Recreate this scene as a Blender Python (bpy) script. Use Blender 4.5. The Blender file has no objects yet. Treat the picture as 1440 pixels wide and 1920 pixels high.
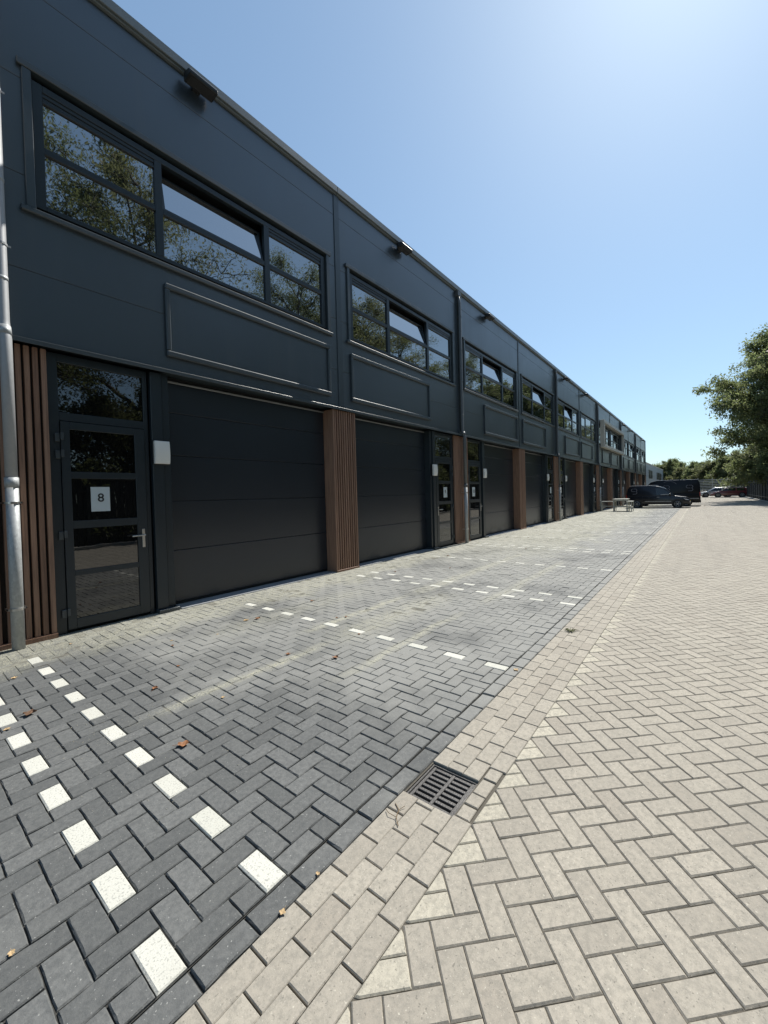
import bpy, bmesh, math, random
import numpy as np
from mathutils import Vector, Matrix
R = math.radians
sc = bpy.context.scene
C = sc.collection
rng = np.random.default_rng(8)
random.seed(8)

# ------------------------------------------------------------------ camera, sky, sun, exposure
CAM_H = 1.6
F_PX, YAW, PITCH, ROLL, CX, CY = 754.82, 0.659538, -0.0174038, -0.0267073, 730.81, 942.216
cy_, sy_ = math.cos(YAW), math.sin(YAW)
fw = Vector((cy_, sy_, 0)); rt = Vector((sy_, -cy_, 0)); up = Vector((0, 0, 1))
fw2 = fw*math.cos(PITCH) + up*math.sin(PITCH); up2 = up*math.cos(PITCH) - fw*math.sin(PITCH)
rt3 = rt*math.cos(ROLL) + up2*math.sin(ROLL); up3 = up2*math.cos(ROLL) - rt*math.sin(ROLL)
cam = bpy.data.cameras.new('camera')
cam.sensor_fit = 'VERTICAL'; cam.sensor_height = 36.0; cam.lens = F_PX/1920*36.0
cam.shift_x = -(CX-720)/1920; cam.shift_y = (CY-960)/1920
cam.clip_start = 0.05; cam.clip_end = 2000
camo = bpy.data.objects.new('camera', cam); C.objects.link(camo)
camo.matrix_world = Matrix(((rt3.x, up3.x, -fw2.x, 0), (rt3.y, up3.y, -fw2.y, 0), (rt3.z, up3.z, -fw2.z, CAM_H), (0, 0, 0, 1)))
sc.camera = camo

SUN_AZ, SUN_EL = -1.6, 52.0           # degrees; azimuth counted from +X (along the facade, away from the viewer)
w = bpy.data.worlds.new('World'); sc.world = w; w.use_nodes = True
nt = w.node_tree; nt.nodes.clear()
sky = nt.nodes.new('ShaderNodeTexSky'); sky.sky_type = 'NISHITA'; sky.sun_disc = False
sky.sun_elevation = R(SUN_EL); sky.sun_rotation = R(90-SUN_AZ)
sky.air_density = 1.0; sky.dust_density = 0.5; sky.ozone_density = 2.0; sky.altitude = 0
bg = nt.nodes.new('ShaderNodeBackground'); bg.inputs['Strength'].default_value = 0.13
wo = nt.nodes.new('ShaderNodeOutputWorld')
gm = nt.nodes.new('ShaderNodeGamma'); gm.inputs[1].default_value = 0.66      # softer contrast over the whole sky, as a phone records it
nt.links.new(sky.outputs[0], gm.inputs[0]); tn = nt.nodes.new('ShaderNodeMix'); tn.data_type = 'RGBA'; tn.blend_type = 'MULTIPLY'; tn.clamp_result = False
tn.inputs[0].default_value = 1.0; tn.inputs[7].default_value = (0.85, 1.03, 1.13, 1)       # white balance of the sky
nt.links.new(gm.outputs[0], tn.inputs[6]); nt.links.new(tn.outputs[2], bg.inputs[0]); nt.links.new(bg.outputs[0], wo.inputs[0])
sl = bpy.data.lights.new('sun', 'SUN'); sl.energy = 3.6; sl.angle = R(0.53); sl.color = (1.0, 0.955, 0.88)
so = bpy.data.objects.new('sun', sl); C.objects.link(so)
sd = Vector((math.cos(R(SUN_EL))*math.cos(R(SUN_AZ)), math.cos(R(SUN_EL))*math.sin(R(SUN_AZ)), math.sin(R(SUN_EL))))
so.rotation_euler = (-sd).to_track_quat('-Z', 'Y').to_euler(); so.location = sd*60
vs = sc.view_settings
vs.view_transform = 'Standard'; vs.look = 'None'; vs.exposure = 0.86; vs.gamma = 1.0; vs.use_curve_mapping = False
sc.cycles.max_bounces = 8

# ------------------------------------------------------------------ material helpers
class NT:
    def __init__(self, name):
        self.m = bpy.data.materials.new(name); self.m.use_nodes = True
        self.t = self.m.node_tree; self.t.nodes.clear()
        self.out = self.n('ShaderNodeOutputMaterial')
    def n(self, typ, **kw):
        nd = self.t.nodes.new(typ)
        for k, v in kw.items(): setattr(nd, k, v)
        return nd
    def put(self, sock, v):
        if v is None: return
        if isinstance(v, bpy.types.NodeSocket): self.t.links.new(v, sock)
        elif isinstance(v, (tuple, list)):
            sock.default_value = tuple(v)+(1,) if len(v) == 3 and sock.type == 'RGBA' else tuple(v)
        else: sock.default_value = v
    def M(self, op, a, b=None, c=None, clamp=False):
        nd = self.n('ShaderNodeMath', operation=op, use_clamp=clamp)
        self.put(nd.inputs[0], a); self.put(nd.inputs[1], b); self.put(nd.inputs[2], c)
        return nd.outputs[0]
    def mix(self, f, a, b, blend='MIX'):
        nd = self.n('ShaderNodeMix', data_type='RGBA', blend_type=blend, clamp_factor=True)
        self.put(nd.inputs[0], f); self.put(nd.inputs[6], a); self.put(nd.inputs[7], b)
        return nd.outputs[2]
    def pos(self): return self.n('ShaderNodeNewGeometry').outputs['Position']
    def obj(self): return self.n('ShaderNodeTexCoord').outputs['Object']
    def xyz(self, v):
        nd = self.n('ShaderNodeSeparateXYZ'); self.put(nd.inputs[0], v); return nd.outputs
    def noise(self, vec, scale, detail=3, rough=0.55):
        nd = self.n('ShaderNodeTexNoise'); self.put(nd.inputs['Vector'], vec)
        nd.inputs['Scale'].default_value = scale; nd.inputs['Detail'].default_value = detail; nd.inputs['Roughness'].default_value = rough
        return nd.outputs[0]
    def scale(self, vec, s):
        nd = self.n('ShaderNodeMapping'); self.put(nd.inputs['Vector'], vec); nd.inputs['Scale'].default_value = s; return nd.outputs[0]
    def ss(self, x, a, b, lo=0.0, hi=1.0):
        nd = self.n('ShaderNodeMapRange', interpolation_type='SMOOTHSTEP')
        self.put(nd.inputs[0], x); nd.inputs[1].default_value = a; nd.inputs[2].default_value = b; nd.inputs[3].default_value = lo; nd.inputs[4].default_value = hi
        return nd.outputs[0]
    def rnd(self):
        a = self.n('ShaderNodeObjectInfo').outputs['Random']; b = self.n('ShaderNodeAttribute', attribute_name='rnd').outputs['Fac']
        return self.M('FRACT', self.M('ADD', a, b))
    def bump(self, h, strength=0.2, dist=0.01):
        nd = self.n('ShaderNodeBump'); nd.inputs['Strength'].default_value = strength; nd.inputs['Distance'].default_value = dist
        self.put(nd.inputs['Height'], h); return nd.outputs[0]
    def pbsdf(self, color, rough=0.6, metal=0.0, ior=1.5, normal=None, coat=0.0, spec=0.5, coat_rough=0.05):
        p = self.n('ShaderNodeBsdfPrincipled')
        self.put(p.inputs['Base Color'], color); self.put(p.inputs['Roughness'], rough); self.put(p.inputs['Metallic'], metal)
        p.inputs['IOR'].default_value = ior; p.inputs['Specular IOR Level'].default_value = spec
        p.inputs['Coat Weight'].default_value = coat; p.inputs['Coat Roughness'].default_value = coat_rough
        if normal is not None: self.put(p.inputs['Normal'], normal)
        self.t.links.new(p.outputs[0], self.out.inputs[0]); return p

def simple(name, col, rough=0.5, metal=0.0, var=0.12, nscale=4.0, bump=0.0, bscale=60, **kw):
    k = NT(name); o = k.pos()
    n = k.noise(o, nscale, 4)
    c = k.mix(n, tuple(x*(1-var) for x in col), tuple(min(1, x*(1+var)) for x in col))
    r = k.M('ADD', k.M('MULTIPLY', k.noise(o, nscale*2.3, 3), 0.16), rough-0.08)
    nm = k.bump(k.noise(o, bscale, 3), bump, 0.004) if bump else None
    k.pbsdf(c, r, metal, normal=nm, **kw)
    return k.m

def sand_mask(k, P):
    """wind-blown sand: beside the wall, in tyre streaks, and in patches"""
    X, Y, Z = k.xyz(P)
    n1 = k.noise(P, 1.3, 4, 0.6); n2 = k.noise(P, 9.0, 4, 0.65)
    wall = k.ss(k.M('ADD', Y, k.M('MULTIPLY', k.M('SUBTRACT', n1, 0.5), 1.5)), 4.95, 5.55)
    far = k.M('MULTIPLY', k.ss(X, 6.0, 15.0), k.ss(k.M('ADD', Y, k.M('MULTIPLY', k.M('SUBTRACT', n1, 0.5), 3.0)), 2.2, 3.6))
    m = k.M('MAXIMUM', k.M('MULTIPLY', wall, 0.72), k.M('MULTIPLY', far, 0.85))
    for (yc, wd, x0, x1, amt) in ((3.28, 0.058, 1.35, 3.05, 0.85), (3.74, 0.08, 3.2, 5.1, 0.9), (2.56, 0.052, 2.6, 4.7, 0.8),
                                  (3.25, 0.26, 3.2, 5.6, 0.6), (2.52, 0.10, 5.5, 9.5, 0.6), (3.7, 0.14, 5.4, 10.5, 0.7), (4.6, 0.25, 2.5, 5.2, 0.35)):
        d = k.M('DIVIDE', k.M('SUBTRACT', k.M('ADD', Y, k.M('MULTIPLY', k.M('SUBTRACT', n1, 0.5), 0.22)), yc), wd)
        g = k.M('POWER', 2.718, k.M('MULTIPLY', k.M('MULTIPLY', d, d), -1.0))
        wx = k.M('MULTIPLY', k.ss(X, x0-0.35, x0+0.35), k.ss(X, x1-0.5, x1+0.4, 1.0, 0.0))
        m = k.M('MAXIMUM', m, k.M('MULTIPLY', k.M('MULTIPLY', g, wx), amt))
    m = k.M('MULTIPLY', m, k.ss(n2, 0.30, 0.62, 0.45, 1.15))
    return k.M('MINIMUM', m, 1.0)

def m_dark():
    k = NT('dark_paver'); P = k.pos(); r = k.rnd()
    base = k.mix(r, (0.105, 0.109, 0.108), (0.165, 0.169, 0.166))
    base = k.mix(k.ss(k.noise(P, 38, 4, 0.7), 0.30, 0.72), k.mix(0.5, base, (0.052, 0.057, 0.060)), base)
    dust = k.ss(k.M('ADD', k.noise(P, 0.7, 5, 0.62), k.ss(k.xyz(P)[0], 0.3, 3.6, -0.20, 0.10)), 0.34, 0.66)
    base = k.mix(k.M('MULTIPLY', dust, 0.62), base, (0.315, 0.315, 0.295))
    fl = k.ss(k.noise(P, 100, 2, 0.5), 0.69, 0.74)
    base = k.mix(k.M('MULTIPLY', fl, 0.6), base, (0.42, 0.42, 0.40))
    s = sand_mask(k, P)
    grain = k.ss(k.noise(P, 62, 3, 0.75), 0.44, 0.58)
    base = k.mix(k.M('MULTIPLY', s, k.M('ADD', 0.22, k.M('MULTIPLY', grain, 0.75))), base, (0.42, 0.41, 0.315))
    nm = k.bump(k.M('ADD', k.noise(P, 90, 4, 0.7), k.M('MULTIPLY', k.noise(P, 22, 3), 0.8)), 0.55, 0.004)
    k.pbsdf(base, 0.78, normal=nm, spec=0.35); return k.m

def m_bed():
    k = NT('dark_joint_sand'); P = k.pos()
    s = sand_mask(k, P)
    c = k.mix(k.noise(P, 120, 3, 0.7), (0.030, 0.030, 0.030), (0.085, 0.083, 0.075))
    c = k.mix(s, c, k.mix(k.noise(P, 150, 3, 0.7), (0.17, 0.168, 0.14), (0.42, 0.41, 0.34)))
    k.pbsdf(c, 0.95, normal=k.bump(k.noise(P, 150, 4, 0.7), 0.7, 0.004), spec=0.2); return k.m

def m_white():
    k = NT('white_marking_paver'); P = k.pos(); r = k.rnd()
    c = k.mix(r, (0.52, 0.52, 0.465), (0.60, 0.595, 0.54))
    c = k.mix(k.ss(k.noise(P, 115, 3, 0.6), 0.53, 0.66), c, (0.36, 0.36, 0.33))
    c = k.mix(k.M('MULTIPLY', k.ss(k.noise(P, 2.2, 4), 0.5, 0.75), 0.3), c, (0.42, 0.41, 0.36))
    k.pbsdf(c, 0.85, normal=k.bump(k.noise(P, 160, 3, 0.7), 0.5, 0.003), spec=0.3); return k.m

def m_beige(name, a, b):
    k = NT(name); P = k.pos(); r = k.rnd()
    c = k.mix(r, a, b)
    c = k.mix(k.M('MULTIPLY', k.ss(r, 0.90, 0.97), 0.45), c, (0.235, 0.205, 0.172))          # the odd darker stone
    tyre = k.noise(k.scale(P, (0.10, 1.9, 1.0)), 1.0, 4, 0.6)
    c = k.mix(k.M('MULTIPLY', k.ss(tyre, 0.50, 0.72), 0.30), c, (0.225, 0.205, 0.178))
    c = k.mix(k.ss(k.noise(P, 42, 6, 0.85), 0.34, 0.62), k.mix(0.62, c, (0.20, 0.19, 0.165)), c)
    c = k.mix(k.M('MULTIPLY', k.ss(k.noise(P, 120, 2, 0.5), 0.66, 0.73), 0.55), c, (0.60, 0.57, 0.48))
    c = k.mix(k.M('MULTIPLY', k.ss(k.noise(P, 90, 2, 0.5), 0.65, 0.72), 0.6), c, (0.12, 0.115, 0.10))
    c = k.mix(k.M('MULTIPLY', k.ss(k.noise(P, 0.55, 5, 0.6), 0.45, 0.75), 0.28), c, (0.27, 0.255, 0.22))
    c = k.mix(k.M('MULTIPLY', k.ss(k.noise(P, 11, 4, 0.6), 0.62, 0.80), 0.25), c, (0.22, 0.20, 0.17))
    k.pbsdf(c, 0.82, normal=k.bump(k.noise(P, 130, 4, 0.7), 0.35, 0.003), spec=0.3); return k.m

def m_panel():
    k = NT('anthracite_panel'); P = k.pos()
    n = k.noise(k.scale(P, (0.5, 0.5, 0.9)), 1.6, 4)
    n = k.M('ADD', k.M('MULTIPLY', n, 0.5), k.M('MULTIPLY', k.n('ShaderNodeObjectInfo').outputs['Random'], 0.6))
    c = k.mix(n, (0.026, 0.038, 0.049), (0.034, 0.047, 0.060))
    st = k.ss(k.noise(k.scale(P, (7, 7, 0.35)), 1.0, 4, 0.65), 0.50, 0.78)
    c = k.mix(k.M('MULTIPLY', st, 0.22), c, (0.070, 0.075, 0.078))
    r = k.M('ADD', 0.29, k.M('MULTIPLY', k.noise(P, 2.2, 4), 0.08))
    r = k.M('ADD', r, k.M('MULTIPLY', st, 0.07))
    k.pbsdf(c, r, spec=0.5, ior=1.95); return k.m

def m_door():
    k = NT('charcoal_door_panel'); P = k.pos()
    c = k.mix(k.noise(P, 1.1, 3), (0.015, 0.020, 0.028), (0.019, 0.025, 0.033))
    dirt = k.M('MULTIPLY', k.ss(k.xyz(P)[2], 0.0, 0.55, 1.0, 0.0), k.ss(k.noise(P, 3.0, 4), 0.4, 0.7))
    c = k.mix(k.M('MULTIPLY', dirt, 0.35), c, (0.075, 0.072, 0.062))
    k.pbsdf(c, k.M('ADD', 0.29, k.M('MULTIPLY', dirt, 0.2)), ior=1.6); return k.m

def m_wood():
    k = NT('brown_slat'); P = k.pos(); r = k.rnd()
    c = k.mix(r, (0.235, 0.135, 0.090), (0.34, 0.205, 0.140))
    g = k.noise(k.scale(P, (60, 60, 2.2)), 1.0, 4, 0.6)
    c = k.mix(k.ss(g, 0.3, 0.75), c, k.mix(0.5, c, (0.045, 0.024, 0.018)))
    k.pbsdf(c, 0.55, normal=k.bump(g, 0.25, 0.003), spec=0.4); return k.m

def m_glass(name, tint=(0.006, 0.008, 0.009), ior=1.85, wob=0.012):
    k = NT(name); P = k.pos()
    k.pbsdf(tint, 0.015, ior=ior, normal=k.bump(k.noise(P, 1.7, 2), wob, 0.25), spec=0.5); return k.m

def m_zinc(name, a, b, metal=0.7):
    k = NT(name); P = k.pos()
    v = k.n('ShaderNodeTexVoronoi'); k.put(v.inputs['Vector'], k.scale(P, (1, 1, 0.6))); v.inputs['Scale'].default_value = 55
    c = k.mix(k.M('ADD', k.M('MULTIPLY', k.xyz(v.outputs['Color'])[0], 0.5), k.M('MULTIPLY', k.noise(P, 5, 4), 0.5)), a, b)
    k.pbsdf(c, k.M('ADD', 0.44, k.M('MULTIPLY', k.noise(P, 12, 3), 0.2)), metal, spec=0.5); return k.m

def m_leaf(name, a, b, trans):
    k = NT(name); r = k.n('ShaderNodeAttribute', attribute_name='rnd').outputs['Fac']
    o = k.n('ShaderNodeObjectInfo').outputs['Random']
    c = k.mix(r, a, b); c = k.mix(k.M('MULTIPLY', o, 0.35), c, (0.075, 0.075, 0.022))
    d = k.n('ShaderNodeBsdfPrincipled'); k.put(d.inputs['Base Color'], c); d.inputs['Roughness'].default_value = 0.5; d.inputs['Specular IOR Level'].default_value = 0.4
    t = k.n('ShaderNodeBsdfTranslucent'); k.put(t.inputs['Color'], k.mix(r, trans, tuple(x*0.7 for x in trans)))
    mx = k.n('ShaderNodeMixShader'); mx.inputs[0].default_value = 0.54
    k.t.links.new(d.outputs[0], mx.inputs[1]); k.t.links.new(t.outputs[0], mx.inputs[2]); k.t.links.new(mx.outputs[0], k.out.inputs[0])
    return k.m

M = dict(
    dark=m_dark(), bed=m_bed(), white=m_white(),
    beige=m_beige('beige_paver', (0.335, 0.306, 0.259), (0.405, 0.372, 0.314)),
    mitre=m_beige('pale_edge_paver', (0.46, 0.43, 0.35), (0.51, 0.475, 0.39)),
    beigebed=simple('beige_joint_sand', (0.095, 0.086, 0.07), 0.95, var=0.4, nscale=40, bump=0.6, bscale=140),
    panel=m_panel(), trim=simple('anthracite_trim', (0.034, 0.046, 0.053), 0.40, var=0.1, ior=1.7),
    cap=simple('roof_edge_metal', (0.145, 0.165, 0.17), 0.36, var=0.12, spec=0.6),
    door=m_door(),
    frame=simple('anthracite_frame', (0.020, 0.028, 0.034), 0.34, var=0.1, spec=0.5),
    wood=m_wood(), woodback=simple('dark_brown_backing', (0.022, 0.014, 0.011), 0.7),
    glass=m_glass('window_glass', ior=3.8, wob=0.008), tiltglass=m_glass('brightened_sash_glass', ior=5.5, wob=0.004), doorglass=m_glass('door_glass', (0.004, 0.004, 0.004), 1.85, 0.006),  # tilted sash: same glass as the other panes, IOR raised to brighten its reflection
    zinc=m_zinc('zinc_pipe', (0.33, 0.34, 0.35), (0.38, 0.39, 0.40), 0.1),
    galv=m_zinc('galvanised_pipe', (0.29, 0.305, 0.31), (0.47, 0.49, 0.49), 0.3),
    darkpipe=m_zinc('weathered_zinc_pipe', (0.10, 0.11, 0.115), (0.15, 0.16, 0.165), 0.5),
    steel=simple('brushed_steel', (0.56, 0.55, 0.53), 0.3, 1.0, var=0.06),
    alu=simple('pale_aluminium', (0.40, 0.41, 0.41), 0.4, 0.6, var=0.1),
    plastic=simple('white_lamp_plastic', (0.76, 0.76, 0.72), 0.35, var=0.05),
    black=simple('black_plastic', (0.012, 0.013, 0.014), 0.45, var=0.2),
    flood=simple('floodlight_housing', (0.020, 0.021, 0.022), 0.4, var=0.2),
    lens=simple('floodlight_lens', (0.035, 0.035, 0.036), 0.2, var=0.1),
    paper=simple('pale_sign_paper', (0.52, 0.58, 0.60), 0.55, var=0.03), ink=simple('black_ink', (0.01, 0.01, 0.012), 0.6),
    inside=simple('dark_interior', (0.05, 0.042, 0.036), 0.8, var=0.3), blind=simple('brown_blind', (0.07, 0.052, 0.042), 0.6, var=0.25),
    wall=simple('inner_wall_dark', (0.03, 0.034, 0.037), 0.7), roof=simple('roof_membrane', (0.12, 0.12, 0.12), 0.8),
    concrete=simple('concrete_sill', (0.26, 0.27, 0.28), 0.85, var=0.25, nscale=9, bump=0.3),
    kerb=simple('pale_concrete_kerb', (0.40, 0.385, 0.35), 0.9, var=0.2, bump=0.3),
    cream=simple('cream_surround', (0.50, 0.485, 0.425), 0.5, var=0.06),
    iron=simple('cast_iron', (0.085, 0.082, 0.08), 0.5, 0.35, var=0.3, nscale=18, bump=0.5, bscale=120),
    pit=simple('drain_pit', (0.01, 0.01, 0.01), 0.95),
    paint=simple('black_van_paint', (0.010, 0.011, 0.017), 0.3, var=0.08, coat=0.45, coat_rough=0.06, spec=0.25),
    bigpaint=simple('black_large_van_paint', (0.0075, 0.0075, 0.009), 0.35, var=0.08, coat=0.2, coat_rough=0.12, spec=0.2),
    red=simple('dark_red_paint', (0.12, 0.010, 0.012), 0.3, var=0.08, coat=0.9), silver=simple('silver_paint', (0.50, 0.50, 0.50), 0.3, 0.5, var=0.05, coat=0.8),
    greypaint=simple('grey_paint', (0.14, 0.145, 0.15), 0.3, 0.4, var=0.05, coat=0.8),
    carglass=m_glass('vehicle_glass', (0.008, 0.011, 0.012), 1.6, 0.0), rubber=simple('tyre_rubber', (0.018, 0.018, 0.018), 0.85, bump=0.2),
    rim=simple('alloy_rim', (0.36, 0.36, 0.37), 0.35, 0.7), chrome=simple('vehicle_trim', (0.30, 0.30, 0.31), 0.25, 0.6),
    lampglass=simple('headlamp_glass', (0.62, 0.64, 0.66), 0.12, var=0.05), redlamp=simple('tail_lamp_red', (0.30, 0.02, 0.015), 0.2),
    logo=simple('grey_logo_print', (0.15, 0.15, 0.17), 0.5), plate=simple('yellow_number_plate', (0.55, 0.42, 0.06), 0.5),
    table=simple('weathered_pale_timber', (0.47, 0.48, 0.44), 0.75, var=0.2, nscale=12),
    fence=simple('dark_green_fence_board', (0.014, 0.020, 0.022), 0.6, var=0.35, nscale=3), fencegrey=simple('pale_grey_slat', (0.36, 0.37, 0.36), 0.6, var=0.15),
    farwall=simple('pale_grey_cladding', (0.30, 0.34, 0.36), 0.5, var=0.06),
    bark=simple('tree_bark', (0.085, 0.070, 0.055), 0.9, var=0.4, nscale=8, bump=0.7, bscale=22),
    leafA=m_leaf('green_foliage', (0.040, 0.052, 0.026), (0.092, 0.104, 0.052), (0.21, 0.245, 0.10)),
    leafC=m_leaf('pale_green_foliage', (0.055, 0.070, 0.036), (0.125, 0.140, 0.072), (0.28, 0.33, 0.14)),
    leafB=m_leaf('yellow_green_foliage', (0.050, 0.062, 0.030), (0.100, 0.106, 0.054), (0.22, 0.24, 0.11)),
    soil=simple('verge_soil', (0.065, 0.060, 0.035), 0.95, var=0.5, nscale=3, bump=0.6, bscale=30), grass=simple('verge_grass', (0.050, 0.070, 0.020), 0.8, var=0.4, nscale=20),
    dry=simple('dry_brown_leaf', (0.24, 0.105, 0.042), 0.7, var=0.35, nscale=40), pale=simple('pale_dry_leaf', (0.45, 0.32, 0.17), 0.7, var=0.3, nscale=40),
    twig=simple('dry_twig', (0.16, 0.11, 0.06), 0.8), gtwig=simple('withered_green_stem', (0.10, 0.105, 0.04), 0.8),
)

# ------------------------------------------------------------------ mesh helpers
class MB:
    def __init__(self): self.v = []; self.f = []
    def add(self, vs, fs):
        b = len(self.v); self.v += [tuple(p) for p in vs]; self.f += [tuple(i+b for i in q) for q in fs]; return self
    def box(self, x0, x1, y0, y1, z0, z1):
        x0, x1 = min(x0, x1), max(x0, x1); y0, y1 = min(y0, y1), max(y0, y1); z0, z1 = min(z0, z1), max(z0, z1)
        vs = [(x, y, z) for z in (z0, z1) for x, y in ((x0, y0), (x1, y0), (x1, y1), (x0, y1))]
        return self.add(vs, [(3, 2, 1, 0), (4, 5, 6, 7), (0, 1, 5, 4), (1, 2, 6, 5), (2, 3, 7, 6), (3, 0, 4, 7)])
    def prism(self, poly, lo, hi, axis='x'):
        n = len(poly)
        def P(a, b, t): return {'x': (t, a, b), 'y': (a, t, b), 'z': (a, b, t)}[axis]
        vs = [P(a, b, lo) for a, b in poly] + [P(a, b, hi) for a, b in poly]
        fs = [tuple(range(n-1, -1, -1)), tuple(range(n, 2*n))] + [(i, (i+1) % n, n+(i+1) % n, n+i) for i in range(n)]
        return self.add(vs, fs)
    def tube(self, pts, r, n=10, caps=True):
        pts = [Vector(p) for p in pts]; rr = r if isinstance(r, (list, tuple)) else [r]*len(pts)
        rings = []; a = None
        for i, p in enumerate(pts):
            d = (pts[min(i+1, len(pts)-1)]-pts[max(i-1, 0)]).normalized()
            if a is None: a = d.orthogonal().normalized()
            a = (a-d*a.dot(d)); a = a.normalized() if a.length > 1e-6 else d.orthogonal().normalized()
            b = d.cross(a)
            rings.append([p+(a*math.cos(2*math.pi*k/n)+b*math.sin(2*math.pi*k/n))*rr[i] for k in range(n)])
        vs = [q for ring in rings for q in ring]; fs = []
        for i in range(len(pts)-1):
            for k in range(n): fs.append((i*n+k, i*n+(k+1) % n, (i+1)*n+(k+1) % n, (i+1)*n+k))
        if caps: fs += [tuple(range(n-1, -1, -1)), tuple(range((len(pts)-1)*n, len(pts)*n))]
        return self.add(vs, fs)
    def mesh(self, name, mat, bev=0.0, segs=1, smooth=False, recalc=True):
        me = bpy.data.meshes.new(name); me.from_pydata(self.v, [], self.f)
        if recalc or bev:
            bm = bmesh.new(); bm.from_mesh(me)
            bmesh.ops.recalc_face_normals(bm, faces=bm.faces)
            if bev:
                ed = [e for e in bm.edges if len(e.link_faces) == 2 and e.calc_face_angle(0) > 0.5]
                bmesh.ops.bevel(bm, geom=ed, offset=bev, segments=segs, affect='EDGES', profile=0.5, clamp_overlap=True)
            bm.to_mesh(me); bm.free()
        me.polygons.foreach_set('use_smooth', [bool(smooth)]*len(me.polygons))
        me.materials.append(mat); me.update(); return me

def link(name, me, parent=None, loc=(0, 0, 0), rot=(0, 0, 0)):
    o = bpy.data.objects.new(name, me); C.objects.link(o)
    if parent is not None: o.parent = parent
    o.location = loc; o.rotation_euler = rot; return o
def tag(o, label=None, cat=None, group=None, kind=None):
    for k, v in (('label', label), ('category', cat), ('group', group), ('kind', kind)):
        if v: o[k] = v
    return o
def thing(name, label, cat, loc=(0, 0, 0), rz=0.0, group=None):
    o = link(name, None, None, loc, (0, 0, rz)); o.empty_display_size = 0.2; return tag(o, label, cat, group)
CACHE = {}
def cached(key, fn):
    if key not in CACHE: CACHE[key] = fn()
    return CACHE[key]

# ------------------------------------------------------------------ paving
def proj_area(c, size=0.2):
    """how large a paver shows in the picture (0 when outside)"""
    d = Vector((c[0], c[1], -CAM_H)); z = d.dot(fw2)
    if z < 0.15: return 0.0
    px = CX+F_PX*d.dot(rt3)/z; py = CY-F_PX*d.dot(up3)/z
    if not (-25 < px < 1465 and -25 < py < 1945): return 0.0
    return CAM_H/(z*z*z)

def paver_arrays(polys, gap, ch, chz, depth, jit=0.0, zj=0.0, tilt=0.0, gend=None):
    """polys (N,4,2) -> verts (N*12,3), quads (N*9,4)"""
    P = np.asarray(polys, float); N = len(P); c = P.mean(1, keepdims=True)
    e1 = P[:, 1]-P[:, 0]; e2 = P[:, 3]-P[:, 0]
    l1 = np.linalg.norm(e1, axis=1)[:, None]; l2 = np.linalg.norm(e2, axis=1)[:, None]
    u1 = e1/l1; u2 = e2/l2; s1 = np.array([-1, 1, 1, -1]); s2 = np.array([-1, -1, 1, 1])
    def ring(ins, z, jj):
        i1 = ins if gend is None else ins-gap+gend
        q = c + s1[None, :, None]*(u1*(l1/2-i1))[:, None, :] + s2[None, :, None]*(u2*(l2/2-ins))[:, None, :]
        q = q+rng.normal(0, jj, q.shape) if jj else q
        return np.concatenate([q, np.full((N, 4, 1), z)], 2)
    top = ring(gap+ch, 0, jit); mid = ring(gap, -chz, jit*0.8); bot = mid.copy(); bot[:, :, 2] = -depth
    V = np.concatenate([top, mid, bot], 1)
    z0 = rng.normal(0, zj, (N, 1)) if zj else 0
    tx = rng.normal(0, tilt, (N, 1)) if tilt else 0; ty = rng.normal(0, tilt, (N, 1)) if tilt else 0
    V[:, :8, 2] += (z0 + (V[:, :8, 0]-c[:, :, 0])*tx + (V[:, :8, 1]-c[:, :, 1])*ty)
    F = [[0, 1, 2, 3]]
    for a in (0, 4):
        for i in range(4): j = (i+1) % 4; F.append([a+4+i, a+4+j, a+j, a+i])
    F = (np.array(F)[None]+12*np.arange(N)[:, None, None]).reshape(-1, 4)
    return V.reshape(-1, 3), F
def quads_mesh(name, V, F, mat, rnd=None):
    me = bpy.data.meshes.new(name); nv, nf, k = len(V), len(F), F.shape[1]
    me.vertices.add(nv); me.vertices.foreach_set('co', np.ascontiguousarray(V, dtype=np.float32).ravel())
    me.loops.add(nf*k); me.loops.foreach_set('vertex_index', np.ascontiguousarray(F, dtype=np.int32).ravel())
    me.polygons.add(nf); me.polygons.foreach_set('loop_start', np.arange(0, nf*k, k, dtype=np.int32)); me.polygons.foreach_set('loop_total', np.full(nf, k, dtype=np.int32)); me.polygons.foreach_set('use_smooth', np.zeros(nf, dtype=bool))
    me.update(calc_edges=True)
    if rnd is not None:
        at = me.attributes.new('rnd', 'FLOAT', 'FACE'); at.data.foreach_set('value', np.ascontiguousarray(rnd, dtype=np.float32))
    me.materials.append(mat); return me

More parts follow.
